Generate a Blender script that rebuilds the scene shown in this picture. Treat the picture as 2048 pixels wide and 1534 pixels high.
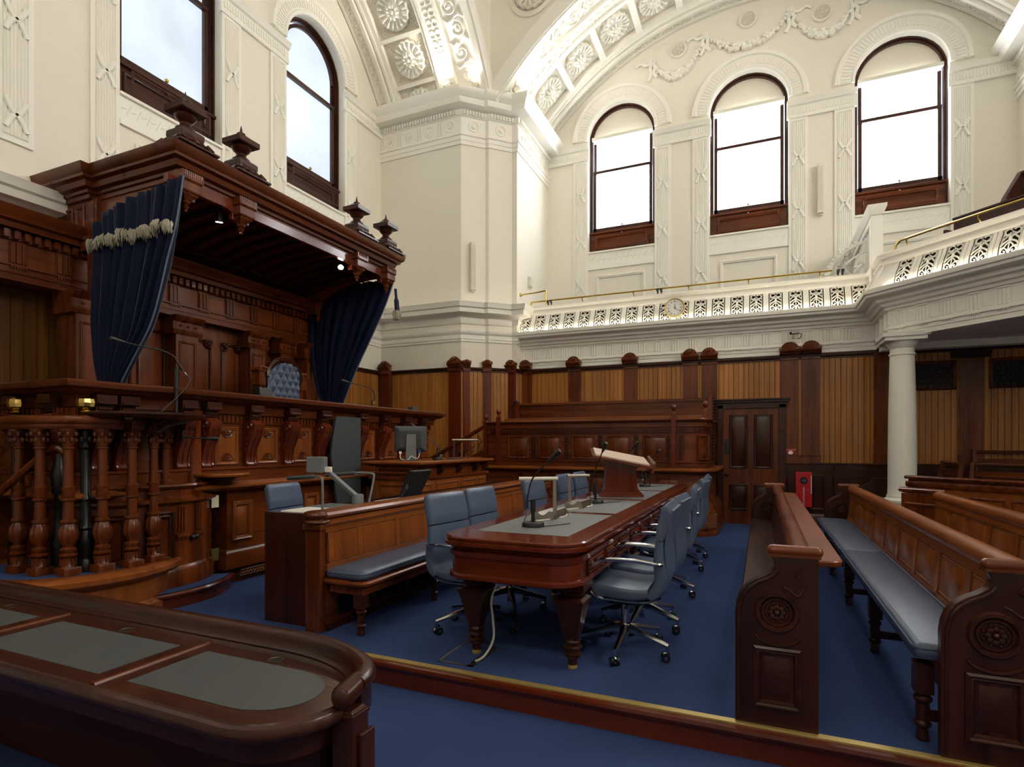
import bpy, bmesh, math, random
from mathutils import Matrix, Vector
sc = bpy.context.scene
for o in list(bpy.data.objects): bpy.data.objects.remove(o)
COL = sc.collection
rnd = random.Random(7)
PI = math.pi

# ------------------------------------------------------------------ camera, world, light, exposure
cam_d = bpy.data.cameras.new('camera'); cam = bpy.data.objects.new('camera', cam_d); COL.objects.link(cam)
cam_d.sensor_width = 36; cam_d.sensor_fit = 'HORIZONTAL'
cam_d.lens = 36*1143.23/2048; cam_d.shift_y = 121.05/2048
cam_d.clip_start = .05; cam_d.clip_end = 200
cam.location = (0, 0, 1.40); cam.rotation_euler = (PI/2, 0, math.radians(23.57))
sc.camera = cam
sc.view_settings.view_transform = 'Standard'; sc.view_settings.look = 'None'
sc.view_settings.exposure = 0.85; sc.view_settings.gamma = 1; sc.view_settings.use_curve_mapping = False
sc.cycles.use_denoising = True
sc.cycles.max_bounces = 5; sc.cycles.diffuse_bounces = 4; sc.cycles.glossy_bounces = 2; sc.cycles.transmission_bounces = 1
sc.cycles.use_adaptive_sampling = True; sc.cycles.adaptive_threshold = .1
sc.cycles.sample_clamp_indirect = 8.0
W = bpy.data.worlds.new('sky'); sc.world = W; W.use_nodes = True
W.node_tree.nodes['Background'].inputs[0].default_value = (.75, .85, 1, 1)
W.node_tree.nodes['Background'].inputs[1].default_value = 1.0
PANE_BACK, PANE_LEFT, PANE_SIDE, PANE_FRONT = 8.0, .60, 11.5, 4.0     # daylight behind the blinds and frosted panes

# ------------------------------------------------------------------ materials
def _new(name):
    m = bpy.data.materials.new(name); m.use_nodes = True
    return m, m.node_tree.nodes, m.node_tree.links, m.node_tree.nodes['Principled BSDF']
def lin(c):
    return tuple(((x/255)/12.92 if x/255 <= .04045 else ((x/255+.055)/1.055)**2.4) for x in c)+(1,)
def plain(name, rgb, rough=.5, metal=0, bump=0, bscale=60, var=0, coat=0, spec=.5, emit=0, sheen=0):
    m, N, L, b = _new(name)
    c = lin(rgb); b.inputs['Base Color'].default_value = c
    b.inputs['Roughness'].default_value = rough; b.inputs['Metallic'].default_value = metal
    b.inputs['Coat Weight'].default_value = coat; b.inputs['Coat Roughness'].default_value = .12
    b.inputs['Specular IOR Level'].default_value = spec
    if sheen: b.inputs['Sheen Weight'].default_value = sheen; b.inputs['Sheen Roughness'].default_value = .4
    if emit:
        b.inputs['Emission Color'].default_value = c; b.inputs['Emission Strength'].default_value = emit
    if bump or var:
        tc = N.new('ShaderNodeTexCoord'); nz = N.new('ShaderNodeTexNoise')
        nz.inputs['Scale'].default_value = bscale; nz.inputs['Detail'].default_value = 4
        L.new(tc.outputs['Object'], nz.inputs['Vector'])
        if bump:
            bp = N.new('ShaderNodeBump'); bp.inputs['Strength'].default_value = bump; bp.inputs['Distance'].default_value = .01
            L.new(nz.outputs['Fac'], bp.inputs['Height']); L.new(bp.outputs['Normal'], b.inputs['Normal'])
        if var:
            nz2 = N.new('ShaderNodeTexNoise'); nz2.inputs['Scale'].default_value = bscale/12; nz2.inputs['Detail'].default_value = 3
            L.new(tc.outputs['Object'], nz2.inputs['Vector'])
            mx = N.new('ShaderNodeMix'); mx.data_type = 'RGBA'
            mx.inputs['A'].default_value = tuple(x*(1-var) for x in c[:3])+(1,); mx.inputs['B'].default_value = tuple(min(1, x*(1+var)) for x in c[:3])+(1,)
            L.new(nz2.outputs['Fac'], mx.inputs['Factor']); L.new(mx.outputs['Result'], b.inputs['Base Color'])
    return m
def wood(name, dark, mid, axis='z', rough=.3, coat=.25, fine=1.0, wear=None, board=None, pale=None):
    """grain runs along `axis`; board=(dx,dy,width) gives each board its own tone along that plan direction"""
    m, N, L, b = _new(name)
    tc = N.new('ShaderNodeTexCoord'); mp = N.new('ShaderNodeMapping'); L.new(tc.outputs['Object'], mp.inputs['Vector'])
    k = 9*fine; s = [k, k, k]; s['xyz'.index(axis)] = k*.05
    mp.inputs['Scale'].default_value = s
    vec = mp.outputs['Vector']
    if board:
        dt = N.new('ShaderNodeVectorMath'); dt.operation = 'DOT_PRODUCT'; dt.inputs[1].default_value = (board[0]/board[2], board[1]/board[2], 0)
        L.new(tc.outputs['Object'], dt.inputs[0])
        fl = N.new('ShaderNodeMath'); fl.operation = 'FLOOR'; L.new(dt.outputs['Value'], fl.inputs[0])
        wn = N.new('ShaderNodeTexWhiteNoise'); wn.noise_dimensions = '1D'; L.new(fl.outputs[0], wn.inputs['W'])
        ad = N.new('ShaderNodeVectorMath'); ad.operation = 'ADD'
        sc_ = N.new('ShaderNodeVectorMath'); sc_.operation = 'SCALE'; sc_.inputs['Scale'].default_value = 30
        L.new(wn.outputs['Color'], sc_.inputs[0]); L.new(vec, ad.inputs[0]); L.new(sc_.outputs[0], ad.inputs[1]); vec = ad.outputs[0]
    n1 = N.new('ShaderNodeTexNoise'); n1.inputs['Scale'].default_value = 1.0; n1.inputs['Detail'].default_value = 7
    n1.inputs['Roughness'].default_value = .55; n1.inputs['Distortion'].default_value = .5
    L.new(vec, n1.inputs['Vector'])
    rp = N.new('ShaderNodeValToRGB'); rp.color_ramp.elements[0].position = .22; rp.color_ramp.elements[1].position = .80
    rp.color_ramp.elements[0].color = lin(dark); rp.color_ramp.elements[1].color = lin(mid)
    L.new(n1.outputs['Fac'], rp.inputs['Fac'])
    n2 = N.new('ShaderNodeTexNoise'); n2.inputs['Scale'].default_value = 1.3; n2.inputs['Detail'].default_value = 2
    L.new(tc.outputs['Object'], n2.inputs['Vector'])
    hs = N.new('ShaderNodeHueSaturation'); L.new(rp.outputs['Color'], hs.inputs['Color'])
    mr = N.new('ShaderNodeMapRange'); mr.inputs['From Min'].default_value = .3; mr.inputs['From Max'].default_value = .7
    mr.inputs['To Min'].default_value = .82; mr.inputs['To Max'].default_value = 1.18
    if board:
        a2 = N.new('ShaderNodeMath'); a2.operation = 'MULTIPLY_ADD'; a2.inputs[1].default_value = .35; L.new(wn.outputs['Value'], a2.inputs[0])
        h2 = N.new('ShaderNodeMath'); h2.operation = 'MULTIPLY'; h2.inputs[1].default_value = .65; L.new(n2.outputs['Fac'], h2.inputs[0])
        L.new(h2.outputs[0], a2.inputs[2]); L.new(a2.outputs[0], mr.inputs['Value'])
    else: L.new(n2.outputs['Fac'], mr.inputs['Value'])
    L.new(mr.outputs['Result'], hs.inputs['Value'])
    out = hs.outputs['Color']
    if wear:
        n3 = N.new('ShaderNodeTexNoise'); n3.inputs['Scale'].default_value = 5; n3.inputs['Detail'].default_value = 8; n3.inputs['Roughness'].default_value = .7
        L.new(tc.outputs['Object'], n3.inputs['Vector'])
        r3 = N.new('ShaderNodeValToRGB'); r3.color_ramp.elements[0].position = .55; r3.color_ramp.elements[1].position = .75
        L.new(n3.outputs['Fac'], r3.inputs['Fac'])
        mx = N.new('ShaderNodeMix'); mx.data_type = 'RGBA'; mx.inputs['B'].default_value = lin(wear)
        L.new(r3.outputs['Color'], mx.inputs['Factor']); L.new(out, mx.inputs['A']); out = mx.outputs['Result']
    L.new(out, b.inputs['Base Color'])
    rr = N.new('ShaderNodeMapRange'); rr.inputs['To Min'].default_value = rough*.8; rr.inputs['To Max'].default_value = rough*1.35
    L.new(n1.outputs['Fac'], rr.inputs['Value']); L.new(rr.outputs['Result'], b.inputs['Roughness'])
    b.inputs['Specular IOR Level'].default_value = .3
    b.inputs['Coat Weight'].default_value = coat*.6; b.inputs['Coat Roughness'].default_value = .10
    bp = N.new('ShaderNodeBump'); bp.inputs['Strength'].default_value = .05; bp.inputs['Distance'].default_value = .003
    L.new(n1.outputs['Fac'], bp.inputs['Height']); L.new(bp.outputs['Normal'], b.inputs['Normal'])
    return m
def carpet(name, rgb):
    m, N, L, b = _new(name); c = lin(rgb)
    tc = N.new('ShaderNodeTexCoord'); n1 = N.new('ShaderNodeTexNoise'); n1.inputs['Scale'].default_value = 420; n1.inputs['Detail'].default_value = 3
    n2 = N.new('ShaderNodeTexNoise'); n2.inputs['Scale'].default_value = 2.2; n2.inputs['Detail'].default_value = 6
    L.new(tc.outputs['Object'], n1.inputs['Vector']); L.new(tc.outputs['Object'], n2.inputs['Vector'])
    mx = N.new('ShaderNodeMix'); mx.data_type = 'RGBA'
    mx.inputs['A'].default_value = tuple(x*.72 for x in c[:3])+(1,); mx.inputs['B'].default_value = tuple(x*1.25 for x in c[:3])+(1,)
    av = N.new('ShaderNodeMath'); av.operation = 'MULTIPLY_ADD'; av.inputs[1].default_value = .55; L.new(n1.outputs['Fac'], av.inputs[0])
    h = N.new('ShaderNodeMath'); h.operation = 'MULTIPLY'; h.inputs[1].default_value = .45; L.new(n2.outputs['Fac'], h.inputs[0]); L.new(h.outputs[0], av.inputs[2])
    L.new(av.outputs[0], mx.inputs['Factor']); L.new(mx.outputs['Result'], b.inputs['Base Color'])
    b.inputs['Roughness'].default_value = .95; b.inputs['Specular IOR Level'].default_value = .1
    b.inputs['Sheen Weight'].default_value = .3; b.inputs['Sheen Tint'].default_value = tuple(min(1, x*2.5) for x in c[:3])+(1,)
    bp = N.new('ShaderNodeBump'); bp.inputs['Strength'].default_value = .5; bp.inputs['Distance'].default_value = .004
    L.new(n1.outputs['Fac'], bp.inputs['Height']); L.new(bp.outputs['Normal'], b.inputs['Normal'])
    return m
def pane_mat(name, rgb, strength, grad=None):
    """daylight coming through a blind or frosted pane: an even emitter with slight cloudiness"""
    m, N, L, b = _new(name)
    b.inputs['Base Color'].default_value = (.25, .26, .28, 1); b.inputs['Roughness'].default_value = .35
    b.inputs['Emission Color'].default_value = lin(rgb)
    tc = N.new('ShaderNodeTexCoord'); n = N.new('ShaderNodeTexNoise'); n.inputs['Scale'].default_value = .9; n.inputs['Detail'].default_value = 3
    L.new(tc.outputs['Object'], n.inputs['Vector'])
    mr = N.new('ShaderNodeMapRange'); mr.inputs['From Min'].default_value = .3; mr.inputs['From Max'].default_value = .7
    mr.inputs['To Min'].default_value = strength*.8; mr.inputs['To Max'].default_value = strength*1.15
    L.new(n.outputs['Fac'], mr.inputs['Value']); L.new(mr.outputs['Result'], b.inputs['Emission Strength'])
    return m

MH = {}
for ax in 'xyz':
    MH['mah_'+ax] = wood('mahogany_'+ax, (60, 24, 8), (126, 60, 22), ax, .26, .3)
    MH['drk_'+ax] = wood('dark_mahogany_'+ax, (36, 15, 8), (74, 34, 18), ax, .28, .25)
    MH['hon_'+ax] = wood('honey_wood_'+ax, (100, 50, 19), (158, 88, 38), ax, .28, .3)
    MH['red_'+ax] = wood('red_mahogany_'+ax, (74, 26, 14), (116, 48, 26), ax, .16, .5)
WMAT = MH
MH['cornice'] = wood('cornice_mahogany', (66, 28, 12), (104, 52, 24), 'y', .26, .3, fine=.22)
WORN = wood('worn_desk_wood', (44, 20, 13), (72, 34, 21), 'x', .28, .3, wear=(92, 58, 42))
LEDGE = wood('worn_ledge_wood', (88, 40, 18), (130, 66, 30), 'y', .35, .2, wear=(146, 92, 54))
def boards_mat(name, dx, dy, w=.083): return wood(name, (134, 82, 34), (184, 124, 60), 'z', .22, .5, board=(dx, dy, w))
BOARD_B = boards_mat('golden_boards_back', 1, 0); BOARD_L = boards_mat('golden_boards_left', 0, 1)
BOARD_D = boards_mat('golden_boards_diagonal', .7071, .7071)
CREAM = plain('cream_plaster', (234, 229, 215), .75, bump=.03, bscale=90, var=.02)
WHITE = plain('white_plaster', (242, 239, 229), .6, bump=.02, bscale=120)
COFFW = plain('coffer_ground', (222, 214, 196), .8)
CARPET = carpet('blue_carpet', (55, 72, 116))
LEATHER = plain('blue_leather', (80, 93, 118), .35, bump=.08, bscale=220, var=.06, spec=.4)
NAVY = plain('navy_leather', (70, 81, 104), .36, bump=.08, bscale=200, var=.08)
INSET = plain('grey_leather_inset', (100, 103, 104), .5, bump=.05, bscale=300, var=.05)
INSETD = plain('charcoal_leather_inset', (74, 77, 78), .48, bump=.05, bscale=300, var=.08)
BLACK = plain('black_plastic', (22, 23, 25), .45, bump=.02, bscale=200)
IRON = plain('black_cast_iron', (18, 18, 20), .32)
GREY = plain('grey_plastic', (108, 112, 115), .45)
DGREY = plain('dark_grey_plastic', (62, 66, 70), .5)
SLATE = plain('slate_grey_board', (58, 64, 68), .55, bump=.05, bscale=150)
CHROME = plain('polished_chrome', (205, 205, 205), .12, metal=1)
STEEL = plain('brushed_steel', (176, 168, 156), .32, metal=1)
BRASS = plain('brass', (206, 176, 96), .2, metal=1)
GOLD = plain('brass_edging', (198, 172, 104), .42, metal=.55)
PAPER = plain('white_paper', (228, 226, 218), .8)
LWHITE = plain('off_white_plastic', (226, 222, 208), .5)
RED = plain('red_enamel', (186, 24, 36), .3, coat=.3)
SIGNW = plain('sign_white', (236, 236, 232), .5)
VELVET = plain('navy_velvet', (14, 23, 52), .7, sheen=.15, var=.1, bscale=60, spec=.15)
CORD = plain('pale_blue_cord', (104, 118, 140), .8, bump=.6, bscale=300)
FRINGE = plain('cream_fringe', (172, 166, 148), .9, bump=.4, bscale=200)
GRILLE = plain('dark_grille', (16, 13, 10), .6)
BLIND = plain('cream_blind', (232, 226, 208), .7)
PB = pane_mat('daylight_blind_pane', (246, 250, 255), PANE_BACK)
PL = pane_mat('frosted_daylight_pane', (206, 221, 238), PANE_LEFT)
PS = pane_mat('daylight_side_pane', (255, 248, 236), PANE_SIDE)
PF = pane_mat('daylight_front_pane', (255, 247, 232), PANE_FRONT)
LED = plain('led_strip', (255, 244, 224), .5, emit=11)
LAMP = plain('lamp_glow', (255, 226, 170), .5, emit=60)
FLOOD = plain('flood_glow', (255, 240, 214), .5, emit=40)

# ------------------------------------------------------------------ mesh builder
def fr(ox, oy, oz, a=0.0):
    """local frame for a vertical face: x along plan angle a, y up, z out of the face"""
    ca, sa = math.cos(a), math.sin(a)
    return Matrix(((ca, 0, sa, ox), (sa, 0, -ca, oy), (0, 1, 0, oz), (0, 0, 0, 1)))
def lerp(a, b, t): return a+(b-a)*t
class M:
    def __init__(s, T=None): s.v = []; s.f = []; s.T = T
    def add(s, vs, fs):
        n = len(s.v)
        if s.T is not None: vs = [tuple(s.T @ Vector(p)) for p in vs]
        s.v += [tuple(p) for p in vs]; s.f += [tuple(i+n for i in f) for f in fs]
        return s
    def at(s, T): s.T = T; return s
    def box(s, x0, x1, y0, y1, z0, z1):
        x0, x1 = min(x0, x1), max(x0, x1); y0, y1 = min(y0, y1), max(y0, y1); z0, z1 = min(z0, z1), max(z0, z1)
        return s.add([(x0,y0,z0),(x1,y0,z0),(x1,y1,z0),(x0,y1,z0),(x0,y0,z1),(x1,y0,z1),(x1,y1,z1),(x0,y1,z1)],
                     [(0,3,2,1),(4,5,6,7),(0,1,5,4),(1,2,6,5),(2,3,7,6),(3,0,4,7)])
    def frust(s, x0, x1, y0, y1, z0, z1, i):
        """box whose top is inset by i (a fielded panel or pyramid)"""
        return s.add([(x0,y0,z0),(x1,y0,z0),(x1,y1,z0),(x0,y1,z0),(x0+i,y0+i,z1),(x1-i,y0+i,z1),(x1-i,y1-i,z1),(x0+i,y1-i,z1)],
                     [(0,3,2,1),(4,5,6,7),(0,1,5,4),(1,2,6,5),(2,3,7,6),(3,0,4,7)])
    def prism(s, poly, lo, hi, ax='z'):
        def P(a, b, h): return (a, b, h) if ax == 'z' else ((h, a, b) if ax == 'x' else (a, h, b))
        n = len(poly); vs = [P(a, b, lo) for a, b in poly]+[P(a, b, hi) for a, b in poly]
        fs = [tuple(range(n)), tuple(range(2*n-1, n-1, -1))]+[(i, i+n, (i+1) % n+n, (i+1) % n) for i in range(n)]
        return s.add(vs, fs)
    def loft(s, rings, cap=True, closed=True):
        n = len(rings[0]); vs = [p for r in rings for p in r]; fs = []
        for i in range(len(rings)-1):
            for j in range(n if closed else n-1):
                k = (j+1) % n; fs.append((i*n+j, i*n+k, (i+1)*n+k, (i+1)*n+j))
        if cap and closed: fs += [tuple(range(n-1, -1, -1)), tuple(range((len(rings)-1)*n, len(rings)*n))]
        return s.add(vs, fs)
    def lathe(s, prof, cx=0, cy=0, z=0, seg=16, rot=0.0, a0=0.0, a1=2*PI, cap=True, flute=0, fd=0.0):
        full = a1-a0 > 6.28; n = seg if full else seg+1; rings = []
        for r, h in prof:
            ring = []
            for i in range(n):
                a = a0+rot+(a1-a0)*i/seg
                rr = r*(1-fd*(.5+.5*math.cos(flute*a))) if flute else r
                ring.append((cx+rr*math.cos(a), cy+rr*math.sin(a), z+h))
            rings.append(ring)
        return s.loft(rings, cap and full, full)
    def sq(s, prof, cx=0, cy=0, z=0):
        return s.lathe([(r*math.sqrt(2), h) for r, h in prof], cx, cy, z, 4, PI/4)
    def tube(s, pts, r, seg=8, flat=1.0, cap=True):
        pts = [Vector(p) for p in pts]; n = len(pts); rings = []; up = None
        for i, p in enumerate(pts):
            t = (pts[min(i+1, n-1)]-pts[max(i-1, 0)]).normalized()
            if up is None:
                up = Vector((0, 0, 1)) if abs(t.z) < .9 else Vector((1, 0, 0))
            u = (up-t*up.dot(t)).normalized(); w = t.cross(u); up = u
            rr = r[i] if isinstance(r, (list, tuple)) else r
            rings.append([tuple(p+u*(rr*flat*math.sin(2*PI*j/seg))+w*(rr*math.cos(2*PI*j/seg))) for j in range(seg)])
        return s.loft(rings, cap)
    def ball(s, c, r, sx=1, sy=1, sz=1, seg=12, rg=7):
        rings = []
        for i in range(rg+1):
            a = -PI/2+PI*(i if 0 < i < rg else (i+.04 if i == 0 else i-.04))/rg
            rings.append([(c[0]+sx*r*math.cos(a)*math.cos(2*PI*j/seg), c[1]+sy*r*math.cos(a)*math.sin(2*PI*j/seg), c[2]+sz*r*math.sin(a)) for j in range(seg)])
        return s.loft(rings)
    def sweep(s, path, prof, closed=False, captop=False, caps=True):
        """profile [(out,z)] carried along a plan polyline; out is to the right of travel, corners mitred"""
        n = len(path); off = []
        def nrm(a, b):
            dx, dy = b[0]-a[0], b[1]-a[1]; l = math.hypot(dx, dy) or 1; return (dy/l, -dx/l)
        for i in range(n):
            pa = path[i-1] if (i > 0 or closed) else None; pb = path[(i+1) % n] if (i < n-1 or closed) else None
            n1 = nrm(pa, path[i]) if pa else None; n2 = nrm(path[i], pb) if pb else None
            if n1 is None: off.append(n2); continue
            if n2 is None: off.append(n1); continue
            d = 1+n1[0]*n2[0]+n1[1]*n2[1]; d = max(d, .25)
            off.append(((n1[0]+n2[0])/d, (n1[1]+n2[1])/d))
        rings = [[(p[0]+o*q[0], p[1]+o*q[1], z) for o, z in prof] for p, q in zip(path, off)]
        k = len(prof); m = len(rings); vs = [p for r in rings for p in r]; fs = []
        for i in range(m if closed else m-1):
            for j in range(k-1):
                a = i*k+j; b = ((i+1) % m)*k+j; fs.append((a, b, b+1, a+1))
        if not closed and caps and k > 2: fs += [tuple(range(k-1, -1, -1)), tuple(range((m-1)*k, m*k))]
        if closed and captop:
            fs.append(tuple(i*k+k-1 for i in range(m))[::-1]); fs.append(tuple(i*k for i in range(m)))
        return s.add(vs, fs)
    def pframe(s, x0, x1, y0, y1, w=.03, h=.015):
        """moulded picture frame in local xy, standing out along z"""
        s.sweep([(x0, y0), (x0, y1), (x1, y1), (x1, y0)], [(0, 0), (0, h*.6), (w*.3, h), (w*.6, h*.7), (w*.75, h*.8), (w, .001)], closed=True)
        return s
    def disc(s, c, r, h, seg=20, r2=None):
        r2 = r if r2 is None else r2
        a = [(c[0]+r*math.cos(2*PI*i/seg), c[1]+r*math.sin(2*PI*i/seg), c[2]) for i in range(seg)]
        b = [(c[0]+r2*math.cos(2*PI*i/seg), c[1]+r2*math.sin(2*PI*i/seg), c[2]+h) for i in range(seg)]
        return s.loft([a, b])
    def torus(s, c, R, r, seg=20, sg=6, a0=0, a1=2*PI):
        """ring in local xy"""
        full = a1-a0 > 6.28; n = seg+(0 if full else 1); rings = []
        for i in range(n):
            a = a0+(a1-a0)*i/seg
            rings.append([(c[0]+(R+r*math.cos(2*PI*j/sg))*math.cos(a), c[1]+(R+r*math.cos(2*PI*j/sg))*math.sin(a), c[2]+r*math.sin(2*PI*j/sg)) for j in range(sg)])
        if full: rings.append(rings[0])
        return s.loft(rings, cap=not full)

def rootloc(o):
    l = Vector((0, 0, 0))
    while o is not None: l += o.location; o = o.parent
    return l
def obj(name, m, material, parent=None, bevel=0, local=False, ang=38, kind=None):
    me = bpy.data.meshes.new(name); vs = m.v
    if parent is not None and not local:
        l = rootloc(parent); vs = [(a-l.x, b-l.y, c-l.z) for a, b, c in vs]
    me.from_pydata(vs, [], m.f); me.update()
    bm = bmesh.new(); bm.from_mesh(me); bmesh.ops.recalc_face_normals(bm, faces=bm.faces); bm.to_mesh(me); bm.free()
    me.materials.append(material)
    for p in me.polygons: p.use_smooth = True
    me.set_sharp_from_angle(angle=math.radians(ang))
    o = bpy.data.objects.new(name, me); COL.objects.link(o)
    if parent is not None: o.parent = parent
    if bevel:
        b = o.modifiers.new('bevel', 'BEVEL'); b.width = bevel; b.segments = 2; b.limit_method = 'ANGLE'; b.angle_limit = math.radians(40); b.harden_normals = True
    if kind: o['kind'] = kind
    return o
def tag(o, label, cat, group=None):
    o['label'] = label; o['category'] = cat
    if group: o['group'] = group
    return o
def thing(name, label, cat, loc=(0, 0, 0), rz=0, group=None):
    o = bpy.data.objects.new(name, None); COL.objects.link(o); o.empty_display_size = .2
    o.location = loc; o.rotation_euler = (0, 0, rz); return tag(o, label, cat, group)
def struct(name, m, material, parent=None, bevel=0, ang=38):
    return obj(name, m, material, parent, bevel, ang=ang, kind='structure' if parent is None else None)
def copy_tree(o, parent=None):
    c = o.copy(); COL.objects.link(c)
    if parent is not None: c.parent = parent
    for ch in o.children: copy_tree(ch, c)
    return c
def dup(o, label, loc=None, rz=None):
    c = copy_tree(o); c['label'] = label
    if loc is not None: c.location = loc
    if rz is not None: c.rotation_euler = (0, 0, rz)
    return c
def arc(cx, cy, r, a0, a1, n=8): return [(cx+r*math.cos(lerp(a0, a1, i/n)), cy+r*math.sin(lerp(a0, a1, i/n))) for i in range(n+1)]
def rrect(x0, x1, y0, y1, r, n=6):
    """clockwise so that 'right of travel' is outward... travelled counter-clockwise, out = right"""
    p = []
    for cx, cy, a in ((x1-r, y0+r, -PI/2), (x1-r, y1-r, 0), (x0+r, y1-r, PI/2), (x0+r, y0+r, PI)):
        p += arc(cx, cy, r, a, a+PI/2, n)
    return p
def smooth_pts(pts, n=6):
    """Catmull-Rom through points"""
    P = [Vector(p) for p in pts]; out = []
    for i in range(len(P)-1):
        p0, p1, p2, p3 = P[max(i-1, 0)], P[i], P[i+1], P[min(i+2, len(P)-1)]
        for k in range(n):
            t = k/n
            out.append(.5*((2*p1)+(p2-p0)*t+(2*p0-5*p1+4*p2-p3)*t*t+(3*p1-p0-3*p2+p3)*t**3))
    out.append(P[-1]); return [tuple(p) for p in out]

# ================================================================== ROOM SHELL
XL, YU, XR, YF, ZT = -7.3, 12.4, 6.8, -2.1, 11.6
YC, XC = 5.3, -.245
SILL_L, SILL_B, WW = 5.77, 5.67, 1.46
OPS_L = [(2.56, WW, SILL_L, 8.2), (5.27, WW, SILL_L, 8.2), (7.98, WW, SILL_L, 8.2)]
OPS_B = [(-2.82, WW, SILL_B, 8.17), (-.245, WW, SILL_B, 8.17), (2.335, WW, SILL_B, 8.17)]
def arch_wall(m, T, x0, x1, y0, y1, ops, depth=.3, n=16):
    m.at(T); cur = x0
    q = lambda a, b, c, d: m.add([(a, c, 0), (b, c, 0), (b, d, 0), (a, d, 0)], [(0, 1, 2, 3)])
    for c, w, z0, zs in ops:
        r = w/2; q(cur, c-r, y0, y1); q(c-r, c+r, y0, z0); cur = c+r
        A = [(c-r*math.cos(PI*i/n), zs+r*math.sin(PI*i/n)) for i in range(n+1)]
        vs = [(a, b, 0) for a, b in A]+[(a, y1, 0) for a, b in A]
        m.add(vs, [(i, i+1, i+n+2, i+n+1) for i in range(n)])
        O = [(c-r, z0)]+A+[(c+r, z0)]; k = len(O)
        m.add([(a, b, 0) for a, b in O]+[(a, b, -depth) for a, b in O], [(i, i+1, i+k+1, i+k) for i in range(k-1)])
        m.add([(c-r, z0, 0), (c+r, z0, 0), (c+r, z0, -depth), (c-r, z0, -depth)], [(0, 1, 2, 3)])
    q(cur, x1, y0, y1); return m
TL, TB = fr(XL, 0, 0, PI/2), fr(0, YU, 0, 0)
TR, TF = fr(XR, 0, 0, -PI/2), fr(0, YF, 0, PI)
struct('wall_left', arch_wall(M(), TL, -.2, 9.88, -.16, ZT, OPS_L), CREAM)
struct('wall_back', arch_wall(M(), TB, -4.6, XR, -.16, ZT, OPS_B), CREAM)
OPS_R = [(-c, w, z0, zs) for c, w, z0, zs in OPS_L[::-1]]
OPS_F = [(-c, w, z0, zs) for c, w, z0, zs in OPS_B[::-1]]
struct('wall_right', arch_wall(M(), TR, -YU, -YF, -.16, ZT, OPS_R), CREAM)
struct('wall_front', arch_wall(M(), TF, -XR, -XL, -.16, ZT, OPS_F), CREAM)
struct('wall_left_near', M().at(fr(XL, 0, 0, PI/2)).add([(YF, -.16, 0), (-.2, -.16, 0), (-.2, ZT, 0), (YF, ZT, 0)], [(0, 1, 2, 3)]), CREAM)

# ---- windows
def window(i, T, c, w, z0, zs, style, pane, full=True):
    r = w/2; n = 20
    out = lambda q: [(c-q, z0)]+[(c-q*math.cos(PI*k/n), zs+q*math.sin(PI*k/n)) for k in range(n+1)]+[(c+q, z0)]
    f = M(T); o1, o2, o3 = out(r), out(r-.03), out(r-.06)
    f.loft([[(a[0], a[1], -.24), (a[0], a[1], -.12), (b[0], b[1], -.12), (b[0], b[1], -.15), (d[0], d[1], -.15), (d[0], d[1], -.24)] for a, b, d in zip(o1, o2, o3)])
    root = struct('window_%d' % i, f, WMAT['drk_z'])
    a = M(T); a.box(c-r, c+r, z0, z0+.44, -.24, -.14)
    a.pframe(c-r+.16, c+r-.16, z0+.09, z0+.36, .03, .0)
    a.at(T @ Matrix.Translation((0, 0, -.14))); a.pframe(c-r+.14, c+r-.14, z0+.07, z0+.37, .05, .025); a.at(T)
    a.box(c-r-.01, c+r+.01, z0+.43, z0+.475, -.24, -.09)
    obj('apron_panel', a, WMAT['mah_x'] if T is TB else WMAT['drk_y'], root, .004)  # lighter wood on the back aprons puts window glare into the colour
    mr = 7.5 if T is TB else 7.78
    s = M(T); b = z0+.475
    s.box(c-r+.07, c+r-.07, b, b+.1, -.23, -.16)
    for sx in (-1, 1):
        xa = c+sx*(r-.14); xb = c+sx*(r-.08)
        s.box(xa, xb, b, mr, -.23, -.16); s.box(xa, xb, mr, zs, -.26, -.2)
    s.box(c-r+.08, c+r-.08, mr-.03, mr+.03, -.25, -.15)
    obj('sash', s, WMAT['drk_x'], root, .003)
    p = M(T); g = r-.12
    if style == 'arch':
        O = [(c-g, b+.08)]+[(c-g*math.cos(PI*k/n), zs+g*math.sin(PI*k/n)) for k in range(n+1)]+[(c+g, b+.08)]
    else: O = [(c-g, b+.08), (c-g, zs+.05), (c+g, zs+.05), (c+g, b+.08)]
    p.prism(O[::-1], -.225, -.215, 'z'); obj('pane', p, pane, root)
    if style == 'arch' and full:
        s2 = M(T); s2.loft([[(x[0], x[1], -.24), (x[0], x[1], -.17), (y[0], y[1], -.17), (y[0], y[1], -.24)] for x, y in zip(out(r-.085)[1:-1], out(r-.14)[1:-1])]); obj('arched_sash', s2, WMAT['drk_z'], root)
    if style == 'blind':
        h = M(T); h.box(c-r+.06, c+r-.06, zs+.03, zs+.1, -.17, -.09); obj('blind_box', h, LWHITE, root, .006)
        L = M(T); rings = []
        for q, zz in ((r-.06, -.2), (r*.7, -.235), (r*.4, -.255), (.02, -.26)):
            rings.append([(c-q*math.cos(PI*k/n), zs+.08+q*math.sin(PI*k/n), zz) for k in range(n+1)])
        L.loft(rings, cap=False, closed=False); obj('lunette_blind', L, BLIND, root)
    if full:
        k = M(T); k.box(c-.02, c+.02, b+.1, b+.135, -.16, -.13); k.ball((c, z0+.405, -.115), .022); obj('catch', k, BRASS if style == 'arch' else STEEL, root)
    return root
wi = 1
for c, w, z0, zs in OPS_L: window(wi, TL, c, w, z0, zs, 'arch', PL); wi += 1
for c, w, z0, zs in OPS_B: window(wi, TB, c, w, z0, zs, 'blind', PB); wi += 1
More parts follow.
